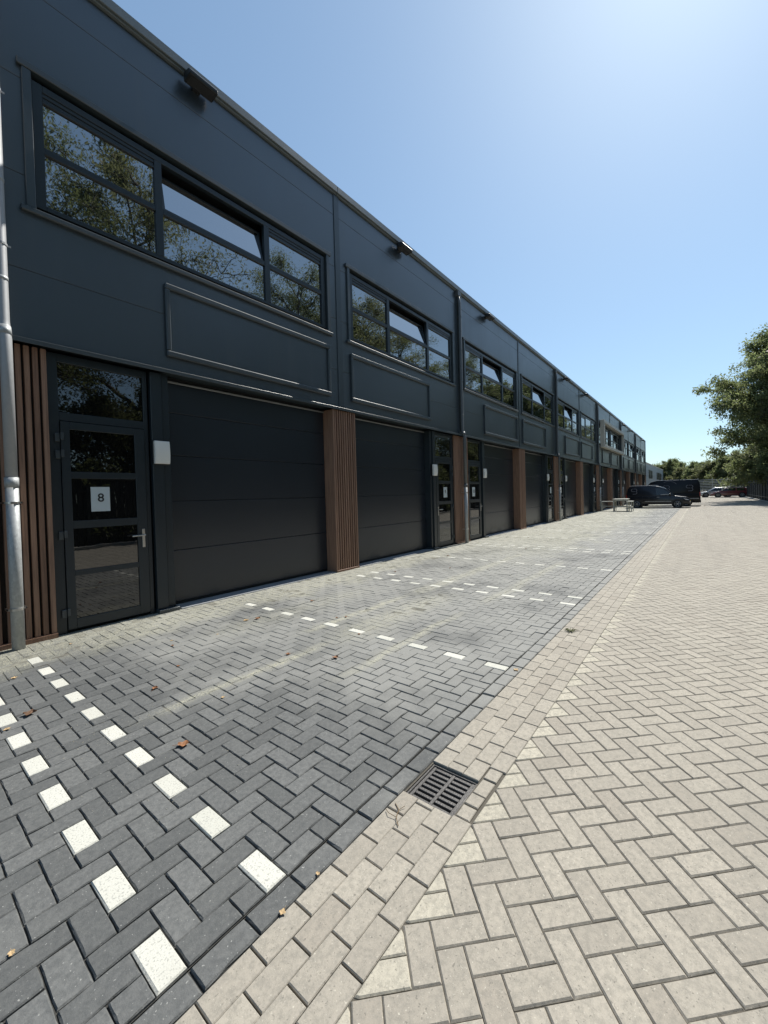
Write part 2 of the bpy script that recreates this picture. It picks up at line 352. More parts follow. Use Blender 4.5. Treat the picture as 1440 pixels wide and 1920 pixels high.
def rough_paver(name, l1, l2, gap, ch, chz, depth, mat, amp):
    """one tumbled paver: worn, uneven edges"""
    n1, n2 = (5, 3) if l1 > l2 else (3, 5)
    base = []
    for t in range(n1): base.append((-l1/2+l1*t/n1, -l2/2))
    for t in range(n2): base.append((l1/2, -l2/2+l2*t/n2))
    for t in range(n1): base.append((l1/2-l1*t/n1, l2/2))
    for t in range(n2): base.append((-l1/2, l2/2-l2*t/n2))
    n = len(base); bx = np.array(base)
    def ring(ins, jit):
        o = bx.copy(); f = np.stack([(l1/2-ins)/(l1/2), (l2/2-ins)/(l2/2)]); o = o*f[None]
        a = np.abs(rng.normal(0, jit, n))[:, None]; d = -o/np.array([[l1, l2]]); d /= np.abs(d).max(1, keepdims=True); return o+d*a
    top, mid = ring(gap+ch, amp), ring(gap, amp*0.8)
    V = [(x, y, float(rng.normal(0, 0.0003))) for x, y in top]+[(x, y, -chz) for x, y in mid]+[(x, y, -depth) for x, y in mid]
    F = [tuple(range(n))]+[(a+n+i, a+n+(i+1) % n, a+(i+1) % n, a+i) for a in (0, n) for i in range(n)]
    me = bpy.data.meshes.new(name); me.from_pydata(V, [], F); me.polygons.foreach_set('use_smooth', [False]*len(F)); me.materials.append(mat); return me
def lay(parent, polys, z, mat, prm, part, stuffname, n_single=296, rough=0.0):
    """the pavers that show largest become parts of their own, the rest one stuff part"""
    polys = np.asarray(polys, float); cen = polys.mean(1)
    a = np.array([proj_area(c) for c in cen]); order = np.argsort(-a); one = [i for i in order[:n_single] if a[i] > 0]
    rest = np.setdiff1d(np.arange(len(polys)), one)
    keep = dict(prm)
    var = {}
    for i in one:
        P = polys[i]; e1 = P[1]-P[0]; e2 = P[3]-P[0]; l1, l2 = np.linalg.norm(e1), np.linalg.norm(e2)
        k = (round(l1, 3), round(l2, 3), int(rng.integers(10)))
        if k not in var:
            q = np.array([[[-l1/2, -l2/2], [l1/2, -l2/2], [l1/2, l2/2], [-l1/2, l2/2]]])
            kk = dict(keep); kk['zj'] = 0; kk['tilt'] = 0
            if rough: var[k] = rough_paver(part, l1, l2, prm['gap'], prm['ch'], prm['chz'], prm['depth'], mat, rough)
            else:
                V, F = paver_arrays(q, **kk); var[k] = quads_mesh(part, V, F, mat)
        o = link(part, var[k], parent, (cen[i][0], cen[i][1], z+float(rng.normal(0, prm['zj']))), (float(rng.normal(0, prm['tilt'])), float(rng.normal(0, prm['tilt'])), math.atan2(e1[1], e1[0])))
    if len(rest):
        V, F = paver_arrays(polys[rest], **prm); V[:, 2] += z
        o = link(stuffname, quads_mesh(stuffname, V, F, mat, np.repeat(rng.random(len(rest)), 9)), parent); o['kind'] = 'stuff'

YK, YB, YW = 1.303, 0.903, 6.20           # kerb line, band edge, wall line
MX, MY, C0 = 0.1045, 0.1088, 0.571-0.05225   # module of the dark herringbone; C0 = left side of a marked column
ROW0 = YK+MY
def rect(x0, x1, y0, y1): return [[x0, y0], [x1, y0], [x1, y1], [x0, y1]]

# --- dark parking bays
bed = MB()
X0, X1 = -3.0, 78.0
gx = np.concatenate([np.arange(X0, 12, 0.07), np.linspace(12, X1, 120)]); gy = np.linspace(YK+MY, 6.45, 64); nx, ny = len(gx), len(gy)
def sand_depth(x, y):
    """how far the joints are filled with blown sand: full beside the wall and along the tyre streaks"""
    wob = 0.16*np.sin(1.7*x+0.6)+0.12*np.sin(4.1*x+1.9*y)+0.07*np.sin(9.3*x-3.0*y)
    t = np.clip((y+wob*1.6-5.15)/0.5, 0, 1); f = t*t*(3-2*t)
    for yc, wd, x0, x1 in ((3.28, 0.10, 1.3, 3.1), (3.74, 0.13, 3.1, 5.2), (2.56, 0.10, 2.6, 4.8), (3.25, 0.30, 3.2, 5.6), (3.7, 0.2, 5.4, 10.5)):
        f = np.maximum(f, 0.95*np.exp(-((y+0.4*wob*0.5-yc)/wd)**2)*((x > x0) & (x < x1)))
    far_ = np.clip((x-6)/8, 0, 1)*np.clip((y+wob-2.2)/1.4, 0, 1); f = np.maximum(f, 0.9*far_)
    return -0.0105+0.0085*f+0.0010*np.sin(23*x)*np.sin(31*y)
GXm, GYm = np.meshgrid(gx, gy); GZm = sand_depth(GXm, GYm)
bed.v = [(float(a_), float(b__), float(c__)) for a_, b__, c__ in zip(GXm.ravel(), GYm.ravel(), GZm.ravel())]
bed.f = [(j*nx+i, j*nx+i+1, (j+1)*nx+i+1, (j+1)*nx+i) for j in range(ny-1) for i in range(nx-1)]
b_ = len(bed.v); bed.v += [(X0, YK, -0.017), (X1, YK, -0.017), (X1, YK+MY, -0.017), (X0, YK+MY, -0.017)]; bed.f += [(b_, b_+1, b_+2, b_+3)]
bay = tag(link('parking_bay', bed.mesh('parking_bay', M['bed'], recalc=False)), kind='structure')
ncol0, ncol1 = int((X0-C0)/MX), int((X1-C0)/MX); nrow = 44
PER = 52; marks = {0, 4, 28}
def marked(i):
    m = i % PER
    return m in marks
dark, white = [], []
for i in range(ncol0, ncol1):
    for j in range(-1, nrow):
        k = (i+3-j) % 4
        x = C0+i*MX; y = ROW0+j*MY
        if k == 3:
            a, b = max(j, 0), min(j+2, nrow)
            if b <= a: continue
            q = rect(x, x+MX, ROW0+a*MY, ROW0+b*MY)
            if marked(i) and b-a == 2 and j < 37: white.append(q)
            else: dark.append(q)
        elif k == 0 and j >= 0:
            dark.append(rect(x, x+2*MX, y, y+MY))
prmD = dict(gap=0.0020, ch=0.0038, chz=0.0050, depth=0.05, jit=0.0014, zj=0.0016, tilt=0.007)
lay(bay, dark, 0.0, M['dark'], prmD, 'paver', 'distant_pavers', 298, rough=0.0015)
# white pavers: single
wv = []
white = np.array(white); aw = np.array([proj_area(c) for c in white.mean(1)])
prmW = dict(gap=0.004, ch=0.005, chz=0.005, depth=0.05, jit=0.0006, zj=0.0012, tilt=0.005)
for t in range(4):
    V, F = paver_arrays(np.array([[[-MX/2, -MY], [MX/2, -MY], [MX/2, MY], [-MX/2, MY]]]), **{**prmW, 'zj': 0, 'tilt': 0}); wv.append(quads_mesh('marking_paver', V, F, M['white']))
first = True
for i in np.argsort(-aw):
    if aw[i] <= 0: continue
    c = white[i].mean(0)
    o = link('marking_paver', wv[int(rng.integers(4))], bay, (c[0], c[1], 0.001+float(rng.normal(0, 0.0012))), (float(rng.normal(0, .005)), float(rng.normal(0, .005)), 0))
    o['label'] = 'white marking paver'
inv = white[aw <= 0]
if len(inv):
    V, F = paver_arrays(inv, **prmW); o = link('distant_marking_pavers', quads_mesh('distant_marking_pavers', V, F, M['white'], np.repeat(rng.random(len(inv)), 9)), bay); o['kind'] = 'stuff'

# --- sunken edging course and beige band of four courses
bandm = MB()
GX0, GX1, GY0, GY1 = 1.735, 2.035, 1.003, 1.293       # the drain
for r_ in ((X0, GX0, YB, YK), (GX1, X1, YB, YK), (GX0, GX1, YB, GY0), (GX0, GX1, GY1, YK)):
    bandm.add([(r_[0], r_[2], -0.019), (r_[1], r_[2], -0.019), (r_[1], r_[3], -0.019), (r_[0], r_[3], -0.019)], [(0, 1, 2, 3)])
band = tag(link('gutter_band', bandm.mesh('gutter_band', M['beigebed'], recalc=False)), kind='structure')
edge = []
L = 0.213; x = X0
while x < X1: edge.append(rect(x, x+L, YK, YK+MY)); x += L
lay(bay, edge, -0.006, M['dark'], dict(gap=0.003, ch=0.005, chz=0.006, depth=0.05, jit=0.0015, zj=0.002, tilt=0.008), 'edging_paver', 'distant_edging_pavers', 200, rough=0.0018)
bq = []; half = []
LB = 0.2005
for n_, ph in enumerate((0.99, 1.10, 1.20, 1.15)):
    y1 = YK-n_*0.1; y0 = y1-0.1
    x = ph-LB*math.floor((ph-X0)/LB)
    while x < X1:
        a, b = x, x+LB
        if n_ < 3 and b > GX0 and a < GX1:
            if a < GX0-0.02: bq.append(rect(a, GX0, y0, y1))
            if b > GX1+0.02: bq.append(rect(GX1, b, y0, y1))
        elif n_ == 3 and b > 1.75 and a < 2.18:
            pass
        else: bq.append(rect(a, b, y0, y1))
        x += LB
ylo = YK-0.4
xs4 = [1.15+LB*i for i in range(-1, 8)]
lastx = max(x for x in xs4 if x+LB <= 1.75+0.001 or x <= 1.75)
a4 = 1.15+LB*math.floor((1.75-1.15)/LB); b4 = 1.15+LB*math.ceil((2.18-1.15)/LB)
if 1.75-a4 > 0.03: bq.append(rect(a4, 1.75, ylo, ylo+0.1))
if b4-2.18 > 0.03: bq.append(rect(2.18, b4, ylo, ylo+0.1))
for a, b in ((1.75, 1.845), (1.845, 1.94), (1.94, 2.075), (2.075, 2.18)): half.append(rect(a, b, ylo+0.012, ylo+0.094))
prmB = dict(gap=0.0007, ch=0.0034, chz=0.0036, depth=0.045, jit=0.0004, zj=0.0010, tilt=0.004, gend=0.0032)
lay(band, bq, -0.008, M['beige'], prmB, 'band_paver', 'distant_band_pavers', 250)
lay(band, half, -0.010, M['beige'], dict(prmB, gap=0.004, gend=0.004, zj=0.002, tilt=0.012), 'cut_paver', 'cut_pavers', 20)

# --- beige carriageway: herringbone at 45 degrees with mitred edge stones
YR = -4.82
roadm = MB(); roadm.add([(X0, YR, -0.013), (X1+1.5, YR, -0.013), (X1+1.5, YB, -0.013), (X0, YB, -0.013)], [(0, 1, 2, 3)])
road = tag(link('road', roadm.mesh('road', M['beigebed'], recalc=False)), kind='structure')
q = 0.1*math.sqrt(0.5)*1.0035; OX = 0.8905
def gp(i, j): return (OX+(i-j)*q, YB-(i+j)*q)
rb = []
D = int((YB-YR)/q)+3
i_lo, i_hi = int((X0-OX)/(2*q))-2, int((X1-OX)/(2*q))+D
for i in range(i_lo, i_hi):
    jmin = -i-4; jmax = D-i
    for j in range(jmin, jmax):
        if (i//2)+(j//2) < 0: continue
        k = (i-j+3) % 4
        if k == 0: cells = ((i, j), (i+2, j), (i+2, j+1), (i, j+1))
        elif k == 3: cells = ((i, j), (i+1, j), (i+1, j+2), (i, j+2))
        else: continue
        P = [gp(*c) for c in cells]
        mxm = sum(p[0] for p in P)/4; mym = sum(p[1] for p in P)/4
        if mxm < X0 or mxm > X1 or mym < YR+0.05: continue
        rb.append([P[0], P[3], P[2], P[1]])
rb = np.array(rb)
e1 = rb[:, 1]-rb[:, 0]; e2 = rb[:, 3]-rb[:, 0]
flip = (e1[:, 0]*e2[:, 1]-e1[:, 1]*e2[:, 0]) < 0
rb[flip] = rb[flip][:, [0, 3, 2, 1]]
lay(road, rb, -0.006, M['beige'], dict(prmB, gap=0.0014, gend=None, ch=0.0050, chz=0.0055), 'paver', 'distant_pavers', 296)
def poly_paver(mb, pts, z, ch=0.0045, gap=0.0012):
    c = Vector((sum(p[0] for p in pts)/len(pts), sum(p[1] for p in pts)/len(pts)))
    n = len(pts); area = sum(pts[i][0]*pts[(i+1) % n][1]-pts[(i+1) % n][0]*pts[i][1] for i in range(n))
    if area < 0: pts = pts[::-1]
    def inset(d):
        out = []
        for i in range(n):
            a, b, c_ = Vector(pts[i-1]), Vector(pts[i]), Vector(pts[(i+1) % n])
            d1 = (b-a).normalized(); d2 = (c_-b).normalized(); n1 = Vector((-d1.y, d1.x)); n2 = Vector((-d2.y, d2.x))
            m = (n1+n2); m = m/max(0.3, m.dot(n1)); out.append(b+m*d)
        return out
    t = inset(gap+ch); m_ = inset(gap)
    vs = [(p.x, p.y, z) for p in t]+[(p.x, p.y, z-ch) for p in m_]+[(p.x, p.y, z-0.04) for p in m_]
    fs = [tuple(range(n))]
    for a in (0, n):
        for i in range(n): j = (i+1) % n; fs.append((a+n+i, a+n+j, a+j, a+i))
    mb.add(vs, fs)
def mitre_mesh():
    mb = MB(); d = 4*q
    A = (-d/2, 0.0); B = (d/2, 0.0); apex = (0.0, -2*q)
    # clipped corners at the border, groove parallel to the near leg
    A1 = (-d/2+0.012, -0.001); A2 = (-d/2+0.020, -0.020); B1 = (d/2-0.012, -0.001); B2 = (d/2-0.020, -0.020)
    mid_leg = ((apex[0]+B[0])/2, (apex[1]+B[1])/2); midb = (0.0, -0.001)
    poly_paver(mb, [A1, A2, apex, mid_leg, midb], 0, gap=0.002)
    poly_paver(mb, [midb, mid_leg, B2, B1], 0, gap=0.002)
    return mb.mesh('edge_paver', M['mitre'], recalc=False)
mm = mitre_mesh(); d4 = 4*q; n_m = 0; restm = MB(); mcount = 0
for t in range(int((X0-OX)/d4), int((X1-OX)/d4)):
    xc = OX+(t+0.5)*d4
    if proj_area((xc, YB-0.05)) > 0 and mcount < 200:
        link('edge_paver', mm, road, (xc, YB, -0.0055+float(rng.normal(0, 0.001))), (float(rng.normal(0, .004)), float(rng.normal(0, .004)), 0)); mcount += 1
    else:
        for p in mm.polygons: pass
        b = len(restm.v); restm.v += [(v.co.x+xc, v.co.y+YB, v.co.z-0.0055) for v in mm.vertices]; restm.f += [tuple(i+b for i in p.vertices) for p in mm.polygons]
if restm.v:
    o = link('distant_edge_pavers', restm.mesh('distant_edge_pavers', M['mitre'], recalc=False), road); o['kind'] = 'stuff'

# --- drain
dr = thing('drain_grate', 'cast iron drain grate sunk between dark and beige pavers', 'drain', (GX0, GY0, 0))
gw, gh = GX1-GX0, GY1-GY0
mb = MB(); t_ = 0.012
mb.box(0, gw, 0, t_, -0.06, -0.024).box(0, gw, gh-t_, gh, -0.06, -0.024).box(0, t_, t_, gh-t_, -0.06, -0.024).box(gw-t_, gw, t_, gh-t_, -0.06, -0.024)
link('rim', mb.mesh('rim', M['iron'], 0.002), dr)
mb = MB(); z0, z1 = -0.055, -0.030
ys = [t_+0.001, t_+0.020, gh/2-0.010, gh/2+0.010, gh-t_-0.020, gh-t_-0.001]
for a, b in ((ys[0], ys[1]), (ys[2], ys[3]), (ys[4], ys[5])): mb.box(t_+0.001, gw-t_-0.001, a, b, z0, z1)
nb = 7; pitch = (gw-2*t_-0.024)/nb; barw = 0.020
for i in range(nb+1):
    xa = t_+0.001+i*pitch
    for a, b in ((ys[1], ys[2]), (ys[3], ys[4])): mb.box(xa, min(xa+barw, gw-t_-0.001), a, b, z0+0.001, z1-0.001)
link('grating', mb.mesh('grating', M['iron'], 0.002), dr)
mb = MB(); mb.add([(0, 0, -0.05), (gw, 0, -0.05), (gw, gh, -0.05), (0, gh, -0.05), (0, 0, -0.45), (gw, 0, -0.45), (gw, gh, -0.45), (0, gh, -0.45)],
                  [(4, 5, 6, 7), (0, 1, 5, 4), (1, 2, 6, 5), (2, 3, 7, 6), (3, 0, 4, 7)])
link('pit', mb.mesh('pit', M['pit'], recalc=False), dr)

# --- the ground around
g = MB()
for (a, b, c_, d_) in ((-400, X0, -400, 400), (X1+1.5, 800, -400, 400), (X0, X1+1.5, -400, -5.2), (X0, X1+1.5, 6.45, 400)):
    g.add([(a, c_, -0.03), (b, c_, -0.03), (b, d_, -0.03), (a, d_, -0.03)], [(0, 1, 2, 3)])
tag(link('ground', g.mesh('ground', M['soil'], recalc=False)), kind='structure')
g = MB(); g.add([(X1+1.5, -8, -0.012), (125, -8, -0.012), (125, 6.4, -0.012), (X1+1.5, 6.4, -0.012)], [(0, 1, 2, 3)])
tag(link('car_park', g.mesh('car_park', M['beige'], recalc=False)), kind='structure')
g = MB(); g.box(X0, 77.5, -5.02, -4.84, -0.1, 0.10); kb = g.mesh('kerb', M['kerb'], 0.015)
tag(link('kerb', kb), kind='structure')
g = MB(); g.add([(X0, -5.2, 0.02), (X1+1.5, -5.2, 0.02), (X1+1.5, -5.02, 0.02), (X0, -5.02, 0.02)], [(0, 1, 2, 3)])
tag(link('verge', g.mesh('verge', M['soil'], recalc=False)), kind='structure')

# ------------------------------------------------------------------ the row of business units
A0, PITCH_X, HW = 6.34, 10.92, 5.46
BY = 6.20
def U(s, boxes, name, mat, bev=0.0, **kw):
    """boxes in (v0,v1,Y0,Y1,z0,z1): v from the pair's axis towards the door, Y absolute"""
    mb = MB()
    for b in boxes: mb.box(s*b[0], s*b[1], b[2]-BY, b[3]-BY, b[4], b[5])
    return mb.mesh(name, mat, bev, **kw)
ROWS = [(3.50, 4.335), (4.335, 5.43), (5.43, 6.54), (6.54, 7.65), (7.65, 8.085)]
HV0, HV1, HZ0, HZ1 = 0.30, 5.10, 5.09, 6.68
PF, PB = 6.18, 6.26
def panel_outlines(r):
    """outlines (v,z) of the pieces of one panel row, notched round the window"""
    z0, z1 = ROWS[r][0]+0.003, ROWS[r][1]-0.003; a, b = 0.02, 5.45
    if z1 < HZ0 or z0 > HZ1: return [[(a, z0), (b, z0), (b, z1), (a, z1)]]
    if z0 < HZ0: return [[(a, z0), (b, z0), (b, z1), (HV1, z1), (HV1, HZ0), (HV0, HZ0), (HV0, z1), (a, z1)]]
    if z1 > HZ1: return [[(a, z1), (a, z0), (HV0, z0), (HV0, HZ1), (HV1, HZ1), (HV1, z0), (b, z0), (b, z1)]]
    return [[(a, z0), (HV0, z0), (HV0, z1), (a, z1)], [(HV1, z0), (b, z0), (b, z1), (HV1, z1)]]
def text_mesh(body, size, mat):
    cu = bpy.data.curves.new('digits', 'FONT'); cu.body = body; cu.size = size; cu.align_x = 'CENTER'; cu.align_y = 'CENTER'; cu.extrude = 0.0006; cu.offset = 0.0022
    ob = bpy.data.objects.new('digits', cu); C.objects.link(ob)
    bpy.context.view_layer.update(); dg = bpy.context.evaluated_depsgraph_get()
    me = bpy.data.meshes.new_from_object(ob.evaluated_get(dg)); bpy.data.objects.remove(ob)
    me.materials.clear(); me.materials.append(mat); me.name = 'number'; return me
PANES = ((0.475, 1.735), (1.845, 3.585), (3.685, 4.93))
def business_unit(axis, s, number, label, sash='open'):
    root = thing('business_unit', label, 'business unit', (axis, BY, 0), group='terraced business units in a row')
    K = lambda key, fn: cached((key, s), fn)
    def P(name, key, boxes, mat, bev=0.0, parent=root, **kw):
        return link(name, K(key, lambda: U(s, boxes, name, M[mat], bev, **kw)), parent)
    P('inner_wall', 'inner', [(0, HW, 6.46, 20, 0, 5.05), (0, HW, 6.27, 20, 6.76, 8.08), (0, HW, 7.6, 20, 5.051, 6.759)], 'wall')
    P('roof', 'roof', [(0, HW, 6.51, 20, 8.10, 8.16)], 'roof')
    P('parapet_cap', 'cap', [(0.002, HW-0.002, 6.105, 6.50, 8.125, 8.262), (0.002, HW-0.002, 6.135, 6.40, 8.095, 8.124)], 'cap', 0.006)
    P('soffit', 'soffit', [(0, HW, 6.085, 6.455, 3.501, 3.52)], 'trim')
    for r in range(5):
        for i_, ol in enumerate(panel_outlines(r)):
            link('wall_panel', K(('wp', r, i_), lambda: MB().prism([(s*v_, z_) for v_, z_ in ol], PF-BY, PB-BY, 'y').mesh('wall_panel', M['panel'], 0.0025)), root)
    fl = lambda: MB().prism([(6.181-BY, 3.535), (6.062-BY, 3.505), (6.062-BY, 3.452), (6.068-BY, 3.452), (6.068-BY, 3.498), (6.181-BY, 3.499)], s*0.0, s*HW, 'x').mesh('drip_flashing', M['trim'], 0.002)
    link('drip_flashing', K('drip', fl), root)
    if s < 0: P('cover_strip', 'cov', [(-0.075, 0.075, 6.163, 6.19, 3.51, 8.09)], 'trim', 0.004)
    else: P('cover_strip', 'cov2', [(HW-0.10, HW+0.10, 6.160, 6.19, 3.51, 8.09)], 'trim', 0.004)
    # upper window
    fr = [(0.36, 0.475, 6.192, 6.27, 5.13, 6.62), (4.93, 5.03, 6.192, 6.27, 5.13, 6.62), (0.475, 4.93, 6.192, 6.27, 6.54, 6.62), (0.475, 4.93, 6.192, 6.27, 5.13, 5.185),
          (1.735, 1.845, 6.192, 6.27, 5.185, 6.54), (3.585, 3.685, 6.192, 6.27, 5.185, 6.54)]
    for a, b in PANES: fr.append((a, b, 6.196, 6.262, 5.81, 5.89))
    win = P('window', 'winframe', fr, 'frame', 0.004)
    P('window_trim', 'wtrim', [(0.27, 0.352, 6.145, 6.26, 5.075, 6.675)], 'trim', 0.006, win); P('window_trim', 'wtrim2', [(5.038, 5.125, 6.145, 6.26, 5.075, 6.675)], 'trim', 0.006, win)
    P('head_flashing', 'whead', [(0.225, 5.165, 6.135, 6.255, 6.678, 6.755)], 'trim', 0.008, win)
    P('sill', 'wsill', [(0.215, 5.18, 6.125, 6.255, 5.010, 5.072)], 'trim', 0.010, win)
    for n_, (a, b) in enumerate(PANES):
        link('pane', K(('pl', n_), lambda: U(s, [(a, b, 6.226, 6.236, 5.185, 5.81)], 'pane', M['glass'])), win)
        if n_ == 1 and sash == 'open':
            # bottom-hung sash tilted into the room
            piv = Vector((0, 6.232-BY, 5.89)); ang = -R(11)
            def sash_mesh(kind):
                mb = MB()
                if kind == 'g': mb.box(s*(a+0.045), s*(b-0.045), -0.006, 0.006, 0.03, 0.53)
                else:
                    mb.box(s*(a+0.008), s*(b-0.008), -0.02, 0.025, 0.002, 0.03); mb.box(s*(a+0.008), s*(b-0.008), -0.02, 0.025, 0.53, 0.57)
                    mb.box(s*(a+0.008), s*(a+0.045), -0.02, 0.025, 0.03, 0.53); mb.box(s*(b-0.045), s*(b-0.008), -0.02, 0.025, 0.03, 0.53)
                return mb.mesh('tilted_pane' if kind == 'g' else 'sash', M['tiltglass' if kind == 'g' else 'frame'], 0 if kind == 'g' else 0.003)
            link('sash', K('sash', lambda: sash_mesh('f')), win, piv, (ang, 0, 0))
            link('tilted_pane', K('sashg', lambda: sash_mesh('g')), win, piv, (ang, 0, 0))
            P('window_blind', 'blind', [(a+0.03, b-0.03, 6.80+0.02*i, 6.815+0.02*i, 6.66-0.055*i, 6.70-0.055*i) for i in range(6)], 'blind', 0, win)
        else:
            zt = 6.42 if n_ != 1 else 6.54
            link('pane', K(('pu', n_, zt), lambda: U(s, [(a, b, 6.226, 6.236, 5.89, zt)], 'pane', M['glass'])), win)
            if n_ != 1: P('vent_grille', ('vg', n_), [(a, b, 6.200, 6.25, 6.42, 6.455), (a, b, 6.215, 6.25, 6.46, 6.49), (a, b, 6.205, 6.25, 6.495, 6.54)], 'frame', 0.003, win)
    # empty frame for a company sign
    a, b, z0, z1, wd = 0.32, 3.62, 3.725, 4.79, 0.085
    P('sign_frame', 'sign', [(a, b, 6.125, 6.185, z1-wd, z1), (a, b, 6.125, 6.185, z0, z0+wd), (a, a+wd*0.8, 6.130, 6.185, z0+wd, z1-wd), (b-wd*0.8, b, 6.130, 6.185, z0+wd, z1-wd)], 'trim', 0.016, segs=3)
    P('sign_panel', 'signp', [(a+0.06, b-0.06, 6.170, 6.178, z0+0.06, z1-0.06)], 'panel')
    # garage door of horizontal panels
    gd = P('garage_door', 'gd', [(0.35, 3.60, 6.43, 6.455, 0.0, 3.45)], 'black')
    zs = [0.055, 0.845, 1.600, 2.30, 2.95, 3.44]
    for i in range(5): P('door_panel', ('dp', i), [(0.352, 3.60, 6.385, 6.428, zs[i]+0.003, zs[i+1]-0.003)], 'door', 0.005, gd)
    P('bottom_seal', 'seal', [(0.352, 3.60, 6.39, 6.428, 0.02, 0.052)], 'black', 0, gd)
    P('head_trim', 'headt', [(0.352, 3.60, 6.362, 6.383, 3.400, 3.425)], 'alu', 0.002, gd)
    P('threshold', 'thr', [(0.352, 3.56, 6.10, 6.428, -0.02, 0.014)], 'concrete', 0.004, gd)
    P('jamb_post', 'jamb', [(3.602, 3.70, 6.200, 6.43, 0.055, 3.449), (3.712, 3.86, 6.165, 6.43, 0.055, 3.449), (3.70, 3.712, 6.21, 6.43, 0.055, 3.449)], 'frame', 0.004)
    P('jamb_foot', 'jfoot', [(3.585, 3.868, 6.095, 6.43, -0.02, 0.052)], 'trim', 0.006)
    # entrance door
    dw = P('entrance_door', 'ed', [(4.89, 5.0, 6.222, 6.32, 0, 3.449), (3.885, 3.94, 6.222, 6.32, 0, 3.449), (3.94, 4.89, 6.222, 6.32, 2.63, 2.735), (3.94, 4.89, 6.222, 6.32, 3.35, 3.449), (3.94, 4.89, 6.29, 6.33, 0, 0.04)], 'frame', 0.004)
    P('transom_pane', 'tp', [(3.94, 4.89, 6.245, 6.255, 2.735, 3.35)], 'doorglass', 0, dw)
    zz = [(0.160, 0.700), (0.765, 1.290), (1.387, 1.920), (2.003, 2.530)]
    lf = [(3.945, 4.07, 6.205, 6.275, 0.042, 2.622), (4.795, 4.885, 6.205, 6.275, 0.042, 2.622)]
    edges = [0.042]+[z for p in zz for z in p]+[2.622]
    for i in range(0, 10, 2): lf.append((4.07, 4.795, 6.2055, 6.2745, edges[i], edges[i+1]))
    P('door_leaf', 'leaf', lf, 'frame', 0.003, dw)
    for i, (z0, z1) in enumerate(zz): link('pane', K(('dpn', i), lambda: U(s, [(4.07, 4.795, 6.228, 6.238, z0, z1)], 'pane', M['doorglass'])), dw)
    for i, z in enumerate((2.42, 2.21, 1.213, 0.25)): link('hinge', K(('hg', i), lambda: U(s, [(4.895, 4.945, 6.195, 6.222, z-0.05, z+0.05), (4.862, 4.893, 6.175, 6.205, z-0.03, z+0.06)], 'hinge', M['trim'], 0.004)), dw)
    def hnd():
        mb = MB(); mb.box(s*3.985, s*4.02, 6.192-BY, 6.205-BY, 0.97, 1.226)
        mb.tube([(s*4.002, 6.195-BY, 1.14), (s*4.002, 6.145-BY, 1.14), (s*4.02, 6.138-BY, 1.14), (s*4.165, 6.138-BY, 1.137)], 0.0105, 8)
        return mb.mesh('handle', M['steel'], 0.003)
    link('handle', K('hnd', hnd), dw)
    if number:
        P('number_plate', 'np', [(4.385, 4.595, 6.2225, 6.2275, 1.495, 1.813)], 'paper', 0, dw)
        if number in ('8', '9', '10'):
            o = link('number', cached(('t', number), lambda: text_mesh(number, 0.152, M['ink'])), dw, (s*4.487, 6.2215-BY, 1.668), (R(90), 0, 0))
    # timber-look cladding
    sp = P('slat_panel', 'spb', [(5.003, HW, 6.212, 6.45, 0.0, 3.449), (5.003, HW, 6.135, 6.212, -0.02, 0.048)], 'woodback', 0)
    P('plinth_board', 'spp', [(5.003, HW, 6.125, 6.135, -0.01, 0.052), (5.003, HW, 6.135, 6.212, 0.048, 0.053)], 'wood', 0, sp)
    n_s = 6; pt = (HW-5.003)/n_s
    for i in range(n_s): P('slat', ('sl', i), [(5.005+pt*i, 5.005+pt*i+0.050, 6.158, 6.212, 0.053, 3.449)], 'wood', 0.003, sp)
    if s < 0:
        pl = P('pillar', 'pil', [(-0.305, 0.305, 6.168, 6.44, 0.0, 3.448)], 'woodback')
        P('side_board', 'pls1', [(-0.345, -0.307, 6.098, 6.44, 0.0, 3.448)], 'wood', 0.003, pl); P('side_board', 'pls2', [(0.307, 0.345, 6.098, 6.44, 0.0, 3.448)], 'wood', 0.003, pl)
        pt2 = 0.614/9
        for i in range(9): P('slat', ('psl', i), [(-0.306+pt2*i+0.012, -0.306+pt2*i+0.012+0.040, 6.102, 6.168, 0.045, 3.448)], 'wood', 0.003, pl)
        P('plinth_board', 'plp', [(-0.35, 0.35, 6.085, 6.097, -0.01, 0.042), (-0.306, 0.306, 6.097, 6.168, -0.01, 0.044)], 'wood', 0.002, pl)
    return root

UL = {7: 'dark unit nearest the viewer, showing only brown slats beside the light pipe', 8: 'large dark unit in the foreground with the full glazed door numbered 8', 9: 'dark unit sharing the first brown slatted pillar, its far door numbered 9',
      10: 'dark unit just beyond the first dark downpipe, its door numbered 10', 11: 'dark unit after number 10, its door beyond its garage door', 12: 'dark unit just beyond the fourth downpipe, before the closed upper windows',
      13: 'dark unit with all its upper windows shut', 14: 'first of the two units under the cream window surround', 15: 'second of the two units under the cream window surround',
      16: 'first unit beyond the cream window surround', 17: 'second unit beyond the cream window surround', 18: 'last but one unit of the dark row', 19: 'last unit at the far end of the dark row'}
NUM = {7: None, 8: '8', 9: '9', 10: '10'}
for n in range(7, 20):
    k = (n-8)//2; s = -1 if n % 2 == 0 else 1
    business_unit(A0+k*PITCH_X, s, NUM.get(n, 'x'), UL[n], 'shut' if n == 13 else 'open')
# end wall closing the row
END = A0+5*PITCH_X+HW
ew = MB(); ew.box(END+0.003, END+0.15, 6.13, 20, -0.02, 8.262)
tag(link('end_wall', ew.mesh('end_wall', M['panel'], 0.01)), 'dark panelled end wall closing the far end of the row', 'wall')

